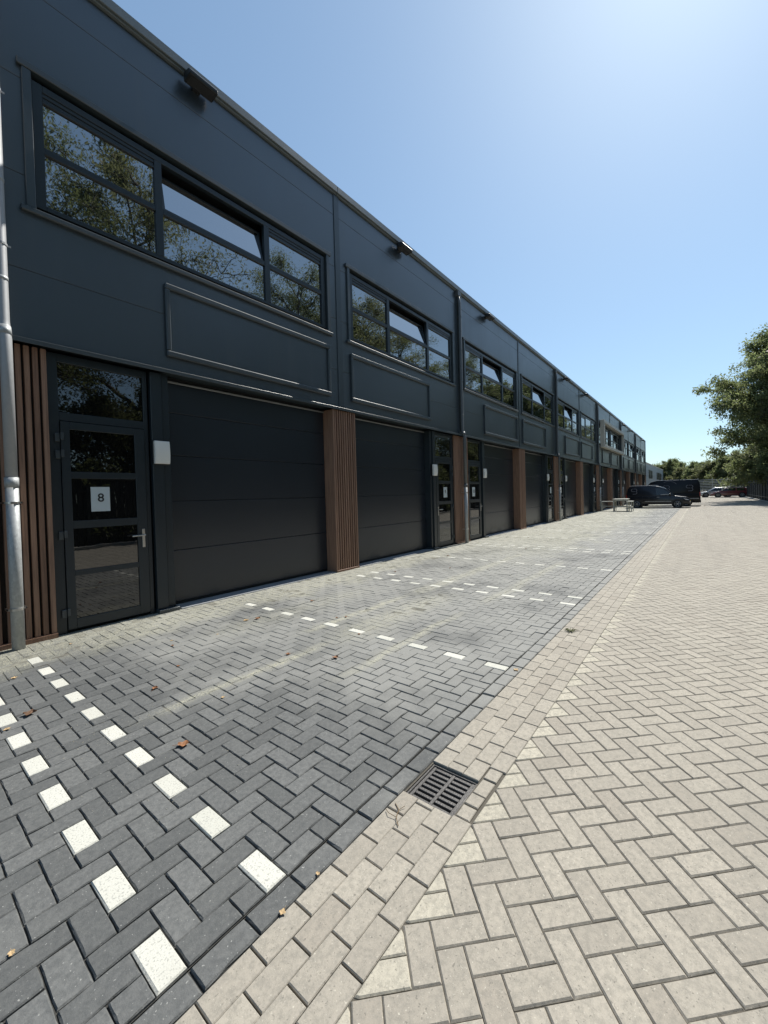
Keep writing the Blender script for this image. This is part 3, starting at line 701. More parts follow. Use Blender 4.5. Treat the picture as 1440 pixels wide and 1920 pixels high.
# cream surround
ax = A0+3*PITCH_X; mb = MB(); a, b, z0, z1 = ax-4.35, ax+5.75, 4.90, 7.02
for bx in ((a, b, 5.86, 6.16, z1-0.22, z1), (a, b, 5.86, 6.16, z0, z0+0.22), (a, a+0.3, 5.862, 6.16, z0+0.22, z1-0.22), (b-0.3, b, 5.862, 6.16, z0+0.22, z1-0.22)): mb.box(*bx)
tag(link('window_surround', mb.mesh('window_surround', M['cream'], 0.01)), 'projecting cream box frame round two upper windows of the row', 'window surround')

# wall lamps
def lamp_mesh(s):
    mb = MB(); pts = []
    w_, h_ = 0.205, 0.325
    n = 7
    for i in range(n):
        t = i/(n-1)*2-1; pts.append((-0.046-0.016*(1-t*t), t*h_/2))
    poly = [(0, -h_/2)]+[(-0.0, -h_/2)]+[]
    poly = [(0.0, -h_/2)]+pts+[(0.0, h_/2)]
    mb.prism(poly, -w_/2, w_/2, 'x'); return mb.mesh('opal_cover', M['plastic'], 0.008, 2)
LL = {7: 'white wall lamp beside the nearest unit', 8: 'white wall lamp between door number 8 and its garage door', 9: 'white wall lamp on the near side of the first dark downpipe', 10: 'white wall lamp on the far side of the first dark downpipe'}
ORD = {11: 'fourth', 12: 'fifth', 13: 'sixth', 14: 'seventh', 15: 'eighth', 16: 'ninth', 17: 'tenth', 18: 'eleventh', 19: 'farthest'}
for n in range(7, 20):
    k = (n-8)//2; s = -1 if n % 2 == 0 else 1
    lb = LL.get(n) or '%s white wall lamp along the dark row, counted from door 8' % ORD[n]
    t = thing('wall_lamp', lb, 'wall lamp', (A0+k*PITCH_X+s*3.75, 6.165, 2.305), group='white wall lamps beside the doors')
    link('base_plate', cached('lampb', lambda: MB().box(-0.112, 0.112, -0.012, 0.03, -0.175, 0.175).mesh('base_plate', M['black'], 0.004)), t)
    link('opal_cover', cached('lampc', lambda: lamp_mesh(1)), t, (0, -0.012, 0))

# floodlights along the roof edge
def flood_parts():
    h = MB().prism([(0.0, 0.075), (-0.17, 0.035), (-0.205, -0.01), (-0.195, -0.06), (0.0, -0.075)], -0.22, 0.22, 'x').mesh('housing', M['flood'], 0.012, 2)
    l = MB().add([(-0.19, -0.175, -0.066), (0.19, -0.175, -0.066), (0.19, -0.02, -0.078), (-0.19, -0.02, -0.078), (-0.19, -0.175, -0.058), (0.19, -0.175, -0.058), (0.19, -0.02, -0.070), (-0.19, -0.02, -0.070)],
                 [(0, 3, 2, 1), (0, 1, 5, 4), (1, 2, 6, 5), (2, 3, 7, 6), (3, 0, 4, 7), (4, 5, 6, 7)]).mesh('lens', M['lens'])
    b = MB().box(-0.06, 0.06, -0.01, 0.07, -0.03, 0.05).mesh('bracket', M['flood'], 0.004)
    return h, l, b
FH, FL, FB = flood_parts()
for n, (x, lb) in enumerate(((3.30, 'large dark floodlight nearest the viewer at the roof edge'), (8.65, 'second dark floodlight at the roof edge, above unit 9'), (13.95, 'third dark floodlight at the roof edge, above unit 10'),
        (24.55, 'dark floodlight just past the second dark pipe at the roof edge'), (29.6, 'fifth floodlight along the roof edge from the viewer'), (46.2, 'sixth floodlight along the roof edge, past the cream surround'), (51.4, 'seventh floodlight along the roof edge from the viewer'), (62.6, 'farthest floodlight at the end of the roof edge'))):
    t = thing('floodlight', lb, 'floodlight', (x, 6.10, 7.985), group='floodlights along the roof edge')
    link('housing', FH, t); link('lens', FL, t); link('bracket', FB, t, (0, 0.012, 0))

# downpipes
def pipe_meshes(kind):
    up_m = M['zinc'] if kind == 'near' else M['darkpipe']
    hop = MB().box(-0.13, 0.10, -0.03, 0.09, 7.93, 8.085).mesh('hopper', M['darkpipe'], 0.008)
    up_ = MB().tube([(-0.02, 0.03, 7.95), (0.0, 0.02, 7.80), (0.0, -0.0, 7.70), (0.0, -0.0, 3.66), (0.0, -0.03, 3.56), (0.0, -0.075, 3.44), (0.0, -0.075, 1.86)], 0.054, 14).mesh('upper_pipe', up_m, smooth=True)
    lo = MB().tube([(0, -0.075, 1.90), (0, -0.075, -0.01)], 0.058, 16).mesh('lower_pipe', M['galv'], smooth=True)
    co = MB().tube([(0, -0.075, 1.80), (0, -0.075, 1.91)], 0.063, 16)
    for z in (5.21, 4.12): co.tube([(0, 0, z-0.02), (0, 0, z+0.02)], 0.0575, 14)
    co.tube([(0, -0.03, 3.58), (0, -0.06, 3.48)], 0.0590, 14)
    co = co.mesh('collar', up_m if kind != 'near' else M['galv'], smooth=True)
    br = []
    for z in (1.63, 0.45): br.append(MB().tube([(0, -0.075, z-0.012), (0, -0.075, z+0.012)], 0.066, 16).box(-0.085, 0.085, -0.08, -0.066, z-0.009, z+0.009).box(-0.085, -0.07, -0.08, 0.03, z-0.008, z+0.008).box(0.07, 0.085, -0.08, 0.03, z-0.008, z+0.008).mesh('bracket', M['steel']))
    for z in (7.28, 6.2, 4.5): br.append(MB().tube([(0, 0, z-0.012), (0, 0, z+0.012)], 0.061, 14).box(-0.09, 0.09, -0.004, 0.004, z-0.009, z+0.009).box(-0.09, -0.078, 0, 0.06, z-0.008, z+0.008).mesh('bracket', up_m))
    return [('hopper', hop), ('upper_pipe', up_), ('lower_pipe', lo), ('collar', co)]+[('bracket', b_) for b_ in br]
PN, PFAR = pipe_meshes('near'), pipe_meshes('far')
PL = ['pale galvanised downpipe beside the door numbered 8', 'dark downpipe with pale foot between doors 9 and 10', 'third downpipe along the row, before the unit with shut windows', 'fourth downpipe, just before the cream window surround',
      'fifth downpipe, just past the cream window surround', 'sixth downpipe, near the far end of the row']
for k in range(6):
    t = thing('downpipe', PL[k], 'downpipe', (A0-HW+k*PITCH_X+(0.085 if k == 0 else 0.0), 6.105, 0), group='downpipes between the pairs of units')
    for nm, me in (PN if k == 0 else PFAR): link(nm, me, t)

# ------------------------------------------------------------------ far building
fb = thing('grey_building', 'low pale grey clad building with two rows of dark windows past the dark row', 'building', (76, 7.0, 0))
link('wall', MB().box(0, 36, 0, 14, -0.02, 5.70).mesh('wall', M['farwall'], 0.02), fb)
link('roof_edge', MB().box(-0.05, 36.05, -0.06, 14.05, 5.703, 5.85).mesh('roof_edge', M['cream'], 0.01), fb)
for (x0, n, wd) in ((4.2, 2, 2.6), (19.5, 3, 3.0)):
    for i in range(n):
        a = x0+i*(wd+0.9)
        wf = link('window', MB().box(a, a+wd, -0.05, 0.02, 3.35, 4.75).mesh('window', M['frame']), fb)
        link('pane', MB().box(a+0.1, a+wd-0.1, -0.06, -0.052, 3.45, 4.65).mesh('pane', M['frame']), wf)

# ------------------------------------------------------------------ fences
FX0, FX1 = -14.4, 76.8
fence = thing('board_fence', 'tall dark fence of upright boards along the road edge', 'fence', (0, -5.12, 0))
pw = 2.4; npan = int((FX1-FX0)/pw)
def fence_panel():
    mb = MB(); nb = 16; bw = pw/nb
    for i in range(nb): mb.box(i*bw+0.006, (i+1)*bw-0.006, (-0.012 if i % 2 else 0.012), (0.016 if i % 2 else 0.04), 0.05, 2.42)
    return mb.mesh('fence_boards', M['fence'])
def fence_rail(): return MB().box(0, pw, 0.041, 0.08, 0.4, 0.5).box(0, pw, 0.041, 0.08, 2.0, 2.1).mesh('rail', M['fence'])
fpm = fence_panel(); frm = fence_rail()
ftop = MB().box(0, pw, -0.03, 0.06, 2.421, 2.47).mesh('top_rail', M['fence'], 0.005); fpo = MB().box(-0.06, 0.06, -0.065, 0.10, -0.1, 2.55).mesh('post', M['fence'], 0.008)
for i in range(npan):
    x = FX0+i*pw
    p = link('fence_boards', fpm, fence, (x, 0, 0)); p['kind'] = 'stuff'
    link('rail', frm, fence, (x, 0, 0)); link('top_rail', ftop, fence, (x, 0, 0)); link('post', fpo, fence, (x, 0, 0))
bf = thing('slatted_fence', 'pale fence of horizontal slats behind the parked cars', 'fence', (90, 0, 0))
for i in range(9):
    z = 0.55+i*0.28
    link('slat', cached('bfs', lambda: MB().box(-0.02, 0.02, -9.5, 4.5, 0, 0.12).mesh('slat', M['fencegrey'])), bf, (0, 0, z))
for y in np.arange(-9.5, 4.6, 2.0): link('post', cached('bfp', lambda: MB().box(0.021, 0.12, -0.05, 0.05, -0.03, 3.2).mesh('post', M['fencegrey'])), bf, (0, float(y), 0))

# ------------------------------------------------------------------ vehicles
def vehicle(name, label, cat, loc, rz, prof, cab, belt, hw, hr, paint, side_glass, screen, rear, wheels, wr, kind, group=None):
    """prof: lower body outline (x,z); cab: outline above the belt line; nose towards +x"""
    v = thing(name, label, cat, loc, rz, group)
    top = max(z for x, z in cab)
    def wy(z): return hw-0.012-(hw-hr)*max(0, (z-belt))/(top-belt)
    lo = MB().prism(prof, -hw, hw, 'y').mesh('body', M[paint], 0.055, 3, smooth=True); b = link('body', lo, v)
    mb = MB(); n = len(cab)
    vs = [(x, -wy(z), z) for x, z in cab]+[(x, wy(z), z) for x, z in cab]
    mb.add(vs, [tuple(range(n)), tuple(range(2*n-1, n-1, -1))]+[(i, n+i, n+(i+1) % n, (i+1) % n) for i in range(n)])
    link('cabin', mb.mesh('cabin', M[paint], 0.05, 3, smooth=True), v)
    for poly in side_glass:
        for sg in (-1, 1):
            vs = [(x, sg*(wy(z)+0.004), z) for x, z in poly]+[(x, sg*(wy(z)-0.03), z) for x, z in poly]; k = len(poly)
            mb = MB().add(vs, [tuple(range(k)), tuple(range(2*k-1, k-1, -1))]+[(i, k+i, k+(i+1) % k, (i+1) % k) for i in range(k)])
            link('side_window', mb.mesh('side_window', M['carglass']), v)
    for nm, seg in (('windscreen', screen), ('rear_window', rear)):
        if not seg: continue
        (xa, za), (xb, zb) = seg; d = Vector((xb-xa, zb-za)).normalized(); nx_, nz_ = d.y, -d.x
        if (nm == 'windscreen') != (nx_ > 0): nx_, nz_ = -nx_, -nz_
        f0, f1 = 0.86*wy(za), 0.86*wy(zb)
        vs = [(xa+nx_*o_, sg*f0, za+nz_*o_) if e == 0 else (xb+nx_*o_, sg*f1, zb+nz_*o_) for o_ in (0.006, -0.02) for e, sg in ((0, -1), (0, 1), (1, 1), (1, -1))]
        link(nm, MB().add(vs, [(0, 1, 2, 3), (7, 6, 5, 4), (0, 4, 5, 1), (1, 5, 6, 2), (2, 6, 7, 3), (3, 7, 4, 0)]).mesh(nm, M['carglass']), v)
    for wx in wheels:
        for sg in (-1, 1):
            link('wheel_arch', MB().tube([(wx, sg*(hw-0.16), wr+0.02), (wx, sg*(hw+0.006), wr+0.02)], wr+0.075, 24).mesh('wheel_arch', M['black']), v)
            wme = cached(('tyre', wr), lambda: MB().tube([(0, -0.10, 0), (0, -0.085, 0), (0, 0.085, 0), (0, 0.10, 0)], [wr*0.90, wr, wr, wr*0.90], 24).mesh('wheel', M['rubber'], smooth=False))
            wl = link('wheel', wme, v, (wx, sg*(hw-0.082), wr))
            def rim():
                mb = MB()
                for sd_ in (-1, 1):
                    mb.tube([(0, sd_*0.101, 0), (0, sd_*0.107, 0)], wr*0.20, 12)
                    for t in range(6):
                        a = t*math.pi/3; c_, s_ = math.cos(a), math.sin(a); mb.tube([(0.15*wr*c_, sd_*0.1045, 0.15*wr*s_), (0.70*wr*c_, sd_*0.1045, 0.70*wr*s_)], [0.025, 0.035], 5)
                    n_ = 20
                    ring = [(wr*0.66*math.cos(2*math.pi*t/n_), sd_*0.104, wr*0.66*math.sin(2*math.pi*t/n_)) for t in range(n_+1)]
                    mb.tube(ring, 0.02, 5, caps=False)
                return mb.mesh('rim', M['rim'])
            link('rim', cached(('rim', wr), rim), wl)
    xn = max(x for x, z in prof); xr = min(x for x, z in prof)
    for sg in (-1, 1):
        link('headlight', MB().prism([(xn-0.44, belt*0.80), (xn-0.10, belt*0.69), (xn-0.035, belt*0.61), (xn-0.30, belt*0.66)], sg*(hw-0.30), sg*(hw+0.004), 'y').mesh('headlight', M['lampglass'], 0.01), v)
        link('tail_light', MB().box(xr-0.006, xr+0.08, sg*(hw-0.13), sg*(hw+0.004), belt*0.78, belt*1.12).mesh('tail_light', M['redlamp'], 0.01), v)
        mx_ = screen[0][0]-0.30
        link('mirror', MB().box(mx_-0.05, mx_+0.07, sg*(hw-0.02), sg*(hw+0.17), belt+0.02, belt+0.18).mesh('mirror', M['black'], 0.03, 2), v)
    link('front_bumper', MB().box(xn-0.12, xn+0.025, -hw+0.10, hw-0.10, 0.22, 0.46).mesh('front_bumper', M['black'], 0.03, 2), v)
    link('rear_bumper', MB().box(xr-0.03, xr+0.1, -hw+0.05, hw-0.05, 0.28, 0.50).mesh('rear_bumper', M['black'], 0.03, 2), v)
    return v, wy
def ribbon(pts, wd, y, name='logo'):
    """flat printed stroke on a vehicle side; pts in (x,z)"""
    mb = MB(); n = len(pts); pts = [Vector(p) for p in pts]; L_, R_ = [], []
    for i, p in enumerate(pts):
        d = (pts[min(i+1, n-1)]-pts[max(i-1, 0)]).normalized(); nn = Vector((-d.y, d.x))*wd/2
        L_.append(p+nn); R_.append(p-nn)
    yy = y if callable(y) else (lambda z: y)
    vs = [(p.x, yy(p.y), p.y) for p in L_]+[(p.x, yy(p.y), p.y) for p in R_]
    return mb.add(vs, [(i, i+1, n+i+1, n+i) for i in range(n-1)])
def arc(cx, cz, r, a0, a1, n=10, e=1.0): return [(cx+r*e*math.cos(R(a0+(a1-a0)*i/n)), cz+r*math.sin(R(a0+(a1-a0)*i/n))) for i in range(n+1)]
def logo_strokes(cx, cz, sz, flip=1):
    """an open C hooked into a 3-like curl"""
    f = lambda pts: [(cx+flip*(x-0.5)*sz, cz+(z-0.5)*sz) for x, z in pts]
    s1 = arc(0.28, 0.74, 0.24, 80, 270)+[(0.62, 0.50)]
    s2 = [(0.40, 0.98)]+arc(0.70, 0.74, 0.24, 90, -80)
    s3 = arc(0.70, 0.26, 0.24, 80, -90)+[(0.30, 0.02)]
    return [f(s1), f(s2), f(s3)]
# small black van, nose to the road
prof = [(-2.19, 0.36), (-2.20, 0.98), (1.08, 0.99), (1.95, 0.86), (2.13, 0.70), (2.17, 0.30), (-2.1, 0.26)]
cab = [(-2.19, 0.965), (-2.08, 1.60), (-1.95, 1.80), (-0.6, 1.83), (0.10, 1.77), (0.55, 1.58), (1.22, 0.965)]
van, wy = vehicle('small_van', 'small black van with grey curled logo parked nose to the road', 'van', (40.4, 2.90, 0), -math.pi/2, prof, cab, 0.97, 0.89, 0.74, 'paint',
    [[(-0.05, 1.04), (-0.10, 1.62), (0.10, 1.62), (0.45, 1.50), (0.98, 1.06)]], ((1.17, 1.03), (0.58, 1.56)), ((-2.20, 1.10), (-2.09, 1.62)), (-1.42, 1.36), 0.315, 'van')
# the side that faces the viewer is local -y for rz=-90deg -> world -X
sy = lambda z: -(wy(z)+0.006)
for st in logo_strokes(-1.62, 1.38, 0.46): link('logo', ribbon(st, 0.045, sy).mesh('logo', M['logo'], recalc=False), van)
for sgn in (-1, 1):
    link('side_trim', MB().box(-0.85, 0.95, sgn*0.885, sgn*0.898, 0.50, 0.545).mesh('side_trim', M['chrome'], 0.003), van)
    link('door_handle', MB().box(-0.02, 0.16, sgn*0.885, sgn*0.91, 0.86, 0.90).mesh('door_handle', M['chrome'], 0.005), van)
    link('door_handle', MB().box(-0.60, -0.42, sgn*0.885, sgn*0.91, 0.86, 0.90).mesh('door_handle', M['black'], 0.005), van)
    link('roof_rail', MB().tube([(-1.9, sgn*0.66, 1.825), (-1.8, sgn*0.66, 1.865), (-0.2, sgn*0.66, 1.865), (0.0, sgn*0.66, 1.79)], 0.018, 6).mesh('roof_rail', M['chrome']), van)
    link('window_bar', MB().box(0.25, 0.80, sgn*0.884, sgn*0.896, 1.075, 1.105).mesh('window_bar', M['lampglass']), van)
for a, b in ((-0.15, -0.15), (-1.02, -1.02), (0.98, 0.90)):
    link('door_gap', ribbon([(a, 0.34), (b, 0.95)], 0.014, -0.8925).mesh('door_gap', M['black'], recalc=False), van)
link('number_plate', MB().box(2.172, 2.185, -0.26, 0.26, 0.48, 0.59).mesh('number_plate', M['plate'], 0.002), van)
# large black van, nose to the building
prof = [(-2.60, 0.42), (-2.60, 1.08), (1.75, 1.10), (2.40, 0.98), (2.58, 0.74), (2.60, 0.30), (-2.5, 0.27)]
cab = [(-2.60, 1.07), (-2.55, 1.95), (-2.42, 2.29), (0.55, 2.30), (1.00, 2.16), (1.88, 1.07)]
bv, wy2 = vehicle('large_van', 'large black van with two grey curled logos behind the small van', 'van', (44.6, 2.68, 0), math.pi/2, prof, cab, 1.07, 0.97, 0.83, 'bigpaint',
    [[(0.45, 1.18), (0.40, 1.92), (0.75, 1.94), (1.05, 1.80), (1.55, 1.20)]], ((1.82, 1.14), (1.05, 2.12)), ((-2.605, 1.25), (-2.54, 2.05)), (-1.62, 1.62), 0.345, 'van')
sy2 = lambda z: (wy2(z)+0.006) if z > 1.07 else 0.976
for cx_ in (-1.85, -0.18):
    for st in logo_strokes(cx_, 1.56, 0.52, -1): link('logo', ribbon(st, 0.04, sy2).mesh('logo', M['logo'], recalc=False), bv)
link('logo', ribbon(arc(-0.35, 1.45, 0.75, 60, 140, 12), 0.035, sy2).mesh('logo', M['logo'], recalc=False), bv)
for sgn in (-1, 1):
    link('side_trim', MB().box(-2.5, 1.2, sgn*0.965, sgn*0.985, 0.62, 0.67).mesh('side_trim', M['chrome'], 0.003), bv)
    link('roof_edge', MB().tube([(-2.4, sgn*0.80, 2.285), (0.5, sgn*0.80, 2.295)], 0.014, 6).mesh('roof_edge', M['chrome']), bv)
for a in (0.30, -1.05): link('door_gap', ribbon([(a, 0.40), (a, 1.06)], 0.016, 0.9735).mesh('door_gap', M['black'], recalc=False), bv)
# parked cars far behind
def car(label, loc, rz, paint, wagon=True):
    prof = [(-2.20, 0.40), (-2.22, 0.88), (1.05, 0.93), (1.95, 0.78), (2.20, 0.58), (2.22, 0.28), (-2.1, 0.26)]
    cab = [(-2.15, 0.88), (-1.75, 1.42), (0.0, 1.49), (0.30, 1.45), (1.25, 0.90)] if wagon else [(-1.9, 0.88), (-1.15, 1.40), (0.0, 1.45), (0.30, 1.42), (1.25, 0.90)]
    sg = [[(-1.75, 0.97), (-1.55, 1.34), (-0.75, 1.40), (-0.75, 0.97)], [(-0.65, 0.97), (-0.65, 1.40), (0.2, 1.37), (0.92, 0.97)]]
    return vehicle('parked_car', label, 'car', loc, rz, prof, cab, 0.90, 0.90, 0.66, paint, sg, ((1.17, 0.96), (0.36, 1.42)), ((-2.10, 0.96), (-1.78, 1.38)), (-1.36, 1.36), 0.32, 'car', 'cars parked before the slatted fence')[0]
car('dark red car parked side on behind the vans', (77.8, -3.25, 0), math.pi/2, 'red')
car('silver car parked just beyond the dark red car', (81.0, -1.75, 0), math.pi/2+0.12, 'silver')
car('grey car farthest back before the slatted fence', (84.6, -4.4, 0), math.pi/2, 'greypaint', False)

# ------------------------------------------------------------------ table and benches by the wall
t = thing('picnic_table', 'pale weathered outdoor table standing by the wall before the van', 'table', (33.9, 4.70, 0))
link('table_top', MB().box(-0.62, 0.62, -0.48, 0.48, 0.86, 0.905).mesh('table_top', M['table'], 0.006), t)
for sx in (-0.54, 0.54):
    for sy_2 in (-0.42, 0.42): link('leg', cached('tleg', lambda: MB().box(-0.024, 0.024, -0.024, 0.024, 0, 0.858).mesh('leg', M['table'], 0.004)), t, (sx, sy_2, 0))
    link('rail', cached('trail', lambda: MB().box(-0.02, 0.02, -0.384, 0.384, 0.30, 0.36).mesh('rail', M['table'], 0.003)), t, (sx, 0, 0))
    link('apron', cached('tapr', lambda: MB().box(-0.02, 0.02, -0.384, 0.384, 0.76, 0.857).mesh('apron', M['table'], 0.003)), t, (sx, 0, 0))
def bench(label, loc, lx, ly, z):
    b = thing('bench', label, 'bench', loc, 0, 'benches at the outdoor table')
    link('seat', MB().box(-lx/2, lx/2, -ly/2, ly/2, z-0.05, z).mesh('seat', M['table'], 0.005), b)
    for sx in (-1, 1):
        for sy_2 in (-1, 1): link('leg', MB().box(-0.024, 0.024, -0.024, 0.024, 0, z-0.052).mesh('leg', M['table'], 0.004), b, (sx*(lx/2-0.06), sy_2*(ly/2-0.06), 0))
    link('rail', MB().box(-lx/2+0.05, -lx/2+0.08, -ly/2+0.1, ly/2-0.1, 0.34, 0.40).mesh('rail', M['table'], 0.003), b)
    for sy_2 in (-1, 1): link('end_rail', MB().box(-lx/2+0.1, lx/2-0.1, sy_2*(ly/2-0.04)-0.015, sy_2*(ly/2-0.04)+0.015, 0.16, 0.22).mesh('end_rail', M['table'], 0.003), b)
    return b
bench('pale bench between the outdoor table and the wall', (33.75, 5.55, 0), 0.42, 0.95, 0.74)
bench('pale bench on the van side of the outdoor table', (33.55, 4.08, 0), 1.1, 0.36, 0.74)

# ------------------------------------------------------------------ trees
def tube_into(V, F, pts, rad, n=6):
    mb = MB(); mb.tube(pts, rad, n, caps=False); b = len(V); V += mb.v; F += [tuple(i+b for i in f) for f in mb.f]
def make_tree(seed, H, Rc, r0, base, n_leaf, lsize, mat, low=False, nl=22):
    rg = np.random.default_rng(seed); V, F = [], []
    tp = []; x = y = 0.0
    for i in range(8):
        t = i/7; tp.append((x, y, -0.1+t*H*0.86)); x += rg.normal(0, 0.02*H*0.5); y += rg.normal(0, 0.02*H*0.5)
    tube_into(V, F, tp, [r0*(1-0.88*i/7)*(1.35 if i == 0 else 1) for i in range(8)], 9)
    cl = []
    for i in range(nl):
        t = (i+0.5)/nl; hz = base+(H*0.84-base)*t
        k = min(6, int(hz/(H*0.86)*7)); f_ = hz/(H*0.86)*7-k; p0 = Vector(tp[k]).lerp(Vector(tp[k+1]), f_) if k < 7 else Vector(tp[7])
        az = i*2.399+rg.normal(0, 0.3)
        u = (hz-base)/(H-base); prof_ = (math.sin(math.pi*min(1, 0.22+0.80*u))**0.75 if not low else max(0.35, math.cos(u*1.3)))
        ln = Rc*prof_*rg.uniform(0.72, 1.12); el = R(rg.uniform(8, 35)+35*u)
        d = Vector((math.cos(az)*math.cos(el), math.sin(az)*math.cos(el), math.sin(el)))
        pts = [p0]
        for q_ in range(1, 6):
            dd = d+Vector(rg.normal(0, 0.16, 3))+Vector((0, 0, 0.12-0.07*q_)); pts.append(pts[-1]+dd.normalized()*ln/5)
        rb_ = r0*0.42*(1-0.65*u)
        tube_into(V, F, pts, [rb_*(1-0.17*q_) for q_ in range(6)], 5)
        for q_ in range(2, 6):
            cl.append((pts[q_], 0.55+0.25*rg.random()))
            for s_ in range(3):
                d2 = ((pts[q_]-pts[q_-1]).normalized()+Vector(rg.normal(0, 0.75, 3))).normalized(); l2 = ln*rg.uniform(0.16, 0.36)
                e = pts[q_]+d2*l2+Vector((0, 0, -0.05*l2)); m_ = pts[q_].lerp(e, 0.5)+Vector(rg.normal(0, 0.05*l2, 3))
                tube_into(V, F, [pts[q_], m_, e], [rb_*0.35, rb_*0.22, 0.008], 4)
                cl.append((e, 0.5+0.35*rg.random())); cl.append((m_, 0.4+0.3*rg.random()))
    for q_ in range(5): cl.append((Vector(tp[-1])+Vector(rg.normal(0, 0.05*H, 3)), 0.8))
    me = bpy.data.meshes.new('trunk'); me.from_pydata(V, [], F); me.polygons.foreach_set('use_smooth', [True]*len(me.polygons)); me.materials.append(M['bark'])
    cc = np.array([tuple(c) for c, r in cl]); cr_ = np.array([r for c, r in cl])*(Rc/5.5)**0.6
    wgt = cr_**2*rg.uniform(0.25, 1.5, len(cl)); wgt /= wgt.sum()
    idx = rg.choice(len(cl), n_leaf, p=wgt)
    P_ = cc[idx]+rg.normal(0, 1, (n_leaf, 3))*(cr_[idx][:, None]*np.array([0.46, 0.46, 0.32]))
    d = rg.normal(0, 1, (n_leaf, 3)); d[:, 2] -= 0.35; d /= np.linalg.norm(d, axis=1)[:, None]
    up_ = rg.normal(0, 0.7, (n_leaf, 3)); up_[:, 2] += 0.9
    s_ = np.cross(d, up_); s_ /= np.linalg.norm(s_, axis=1)[:, None]; nn = np.cross(s_, d)
    Ls = lsize*rg.uniform(0.65, 1.35, (n_leaf, 1)); W_ = Ls*rg.uniform(0.36, 0.56, (n_leaf, 1))
    V4 = np.stack([P_, P_+d*Ls*0.45+s_*W_*0.5+nn*Ls*0.06, P_+d*Ls-nn*Ls*0.10, P_+d*Ls*0.45-s_*W_*0.5+nn*Ls*0.06], 1).reshape(-1, 3)
    F4 = np.arange(n_leaf*4).reshape(-1, 4)
    clr = rg.random(len(cl)); rv = np.clip(0.55*clr[idx]+0.45*rg.random(n_leaf), 0, 1)
    lm = quads_mesh('crown', V4, F4, mat, rv)
    return me, lm
T1 = make_tree(11, 19.5, 5.0, 0.26, 3.2, 52000, 0.12, M['leafA'], nl=26)
T2 = make_tree(12, 18.0, 4.8, 0.24, 2.6, 50000, 0.12, M['leafB'], nl=26)
T3 = make_tree(13, 21.0, 5.2, 0.30, 3.6, 54000, 0.115, M['leafA'], nl=26)
T4 = make_tree(18, 12.0, 4.2, 0.20, 1.4, 60000, 0.12, M['leafA'], low=True, nl=30)
TB = make_tree(14, 18.5, 8.4, 0.38, 1.6, 230000, 0.29, M['leafC'], nl=56)
TS = make_tree(15, 6.6, 3.4, 0.15, 0.9, 17000, 0.28, M['leafB'], low=True)
TS2 = make_tree(16, 7.2, 3.2, 0.16, 1.0, 17000, 0.28, M['leafC'], low=True)
BUSH = make_tree(17, 5.6, 2.3, 0.09, 0.3, 17000, 0.16, M['leafA'], low=True)
def tree(pair, label, loc, rz=0.0, sc_=1.0, group=None, name='tree', cat='tree'):
    t = thing(name, label, cat, loc, rz, group); t.scale = (sc_, sc_, sc_)
    link('trunk', pair[0], t); link('crown', pair[1], t); return t
tree(TB, 'big tree overhanging the far road from behind the board fence', (58.5, -9.1, -0.05), 0.6, 0.95)
tree(T3, 'tall tree at the picture edge, nearer than the overhanging tree', (31.5, -12.0, -0.05), 1.1, 1.0)
rowg = 'leafy trees in a row behind the board fence'; rl = 'tall leafy tree of the row behind the board fence'
for i, (x, y, pr, rz, s_) in enumerate(((-7.5, -8.6, T2, 0.4, 1.0), (-1.5, -9.2, T1, 2.0, 1.0), (3.6, -8.2, T3, 3.3, 0.95), (8.3, -9.4, T2, 1.2, 1.08), (12.6, -8.2, T4, 4.4, 1.0), (17.0, -8.8, T3, 0.2, 0.88), (21.5, -9.3, T1, 5.5, 0.95),
        (25.6, -9.4, T2, 2.7, 1.1), (36.5, -9.8, T1, 3.9, 0.82), (42.5, -10.3, T2, 0.9, 0.85), (48.5, -10.8, T3, 5.0, 1.0), (66.0, -10.2, T1, 1.9, 0.78), (73.0, -9.6, T2, 3.0, 0.8), (80.0, -10.0, T1, 0.3, 0.8), (88.0, -12.0, T2, 1.3, 0.75), (96.0, -13.0, T3, 2.3, 0.68), (105.0, -13.0, T1, 3.3, 0.75), (114.0, -14.0, T2, 0.3, 1.1), (124.0, -13.0, T3, 1.6, 1.0), (135.0, -14.0, T1, 4.6, 1.15))):
    tree(pr, rl, (x, y, -0.05), rz, s_, rowg)
for i, (x, y, rz, s_) in enumerate([(-9.5+i*2.6, -7.0-0.4*((i*7) % 3), i*1.3, 0.85+0.12*((i*5) % 4)) for i in range(25)]):
    tree(BUSH, 'dense green bush growing against the board fence', (x, y, -0.05), rz, s_, 'bushes behind the board fence', 'bush', 'bush')
farl = ['rounded low tree behind the grey building', 'yellow green tree in the distant line past the vans', 'darker tree in the distant line past the vans']
for i, (y, pr, s_, x) in enumerate(((13.5, TS2, 1.1, 126), (9.5, TS, 1.15, 122), (6.3, TS2, 1.1, 118), (3.0, TS, 0.95, 112), (0.9, TS2, 0.9, 104), (-1.6, TS, 1.0, 100), (-4.2, TS2, 1.05, 97), (-6.8, TS, 1.1, 95), (-9.6, TS2, 1.1, 94), (5.0, TS2, 1.15, 124), (-0.4, TS2, 1.0, 118))):
    tree(pr, 'low green tree in the distant line past the car park', (x, y, -0.05), i*1.7, s_, 'low trees in the distant line')
tree(T2, 'tree behind the overhanging tree, filling the gap below its crown', (68.5, -7.4, -0.05), 2.4, 0.72)
# two lower trees under the big overhanging one
tree(TS, 'yellow green low tree at the end of the board fence', (80.5, -7.4, -0.05), 2.2, 1.25)
tree(TS2, 'dark low tree below the big overhanging tree', (70.0, -8.0, -0.05), 0.9, 1.2)

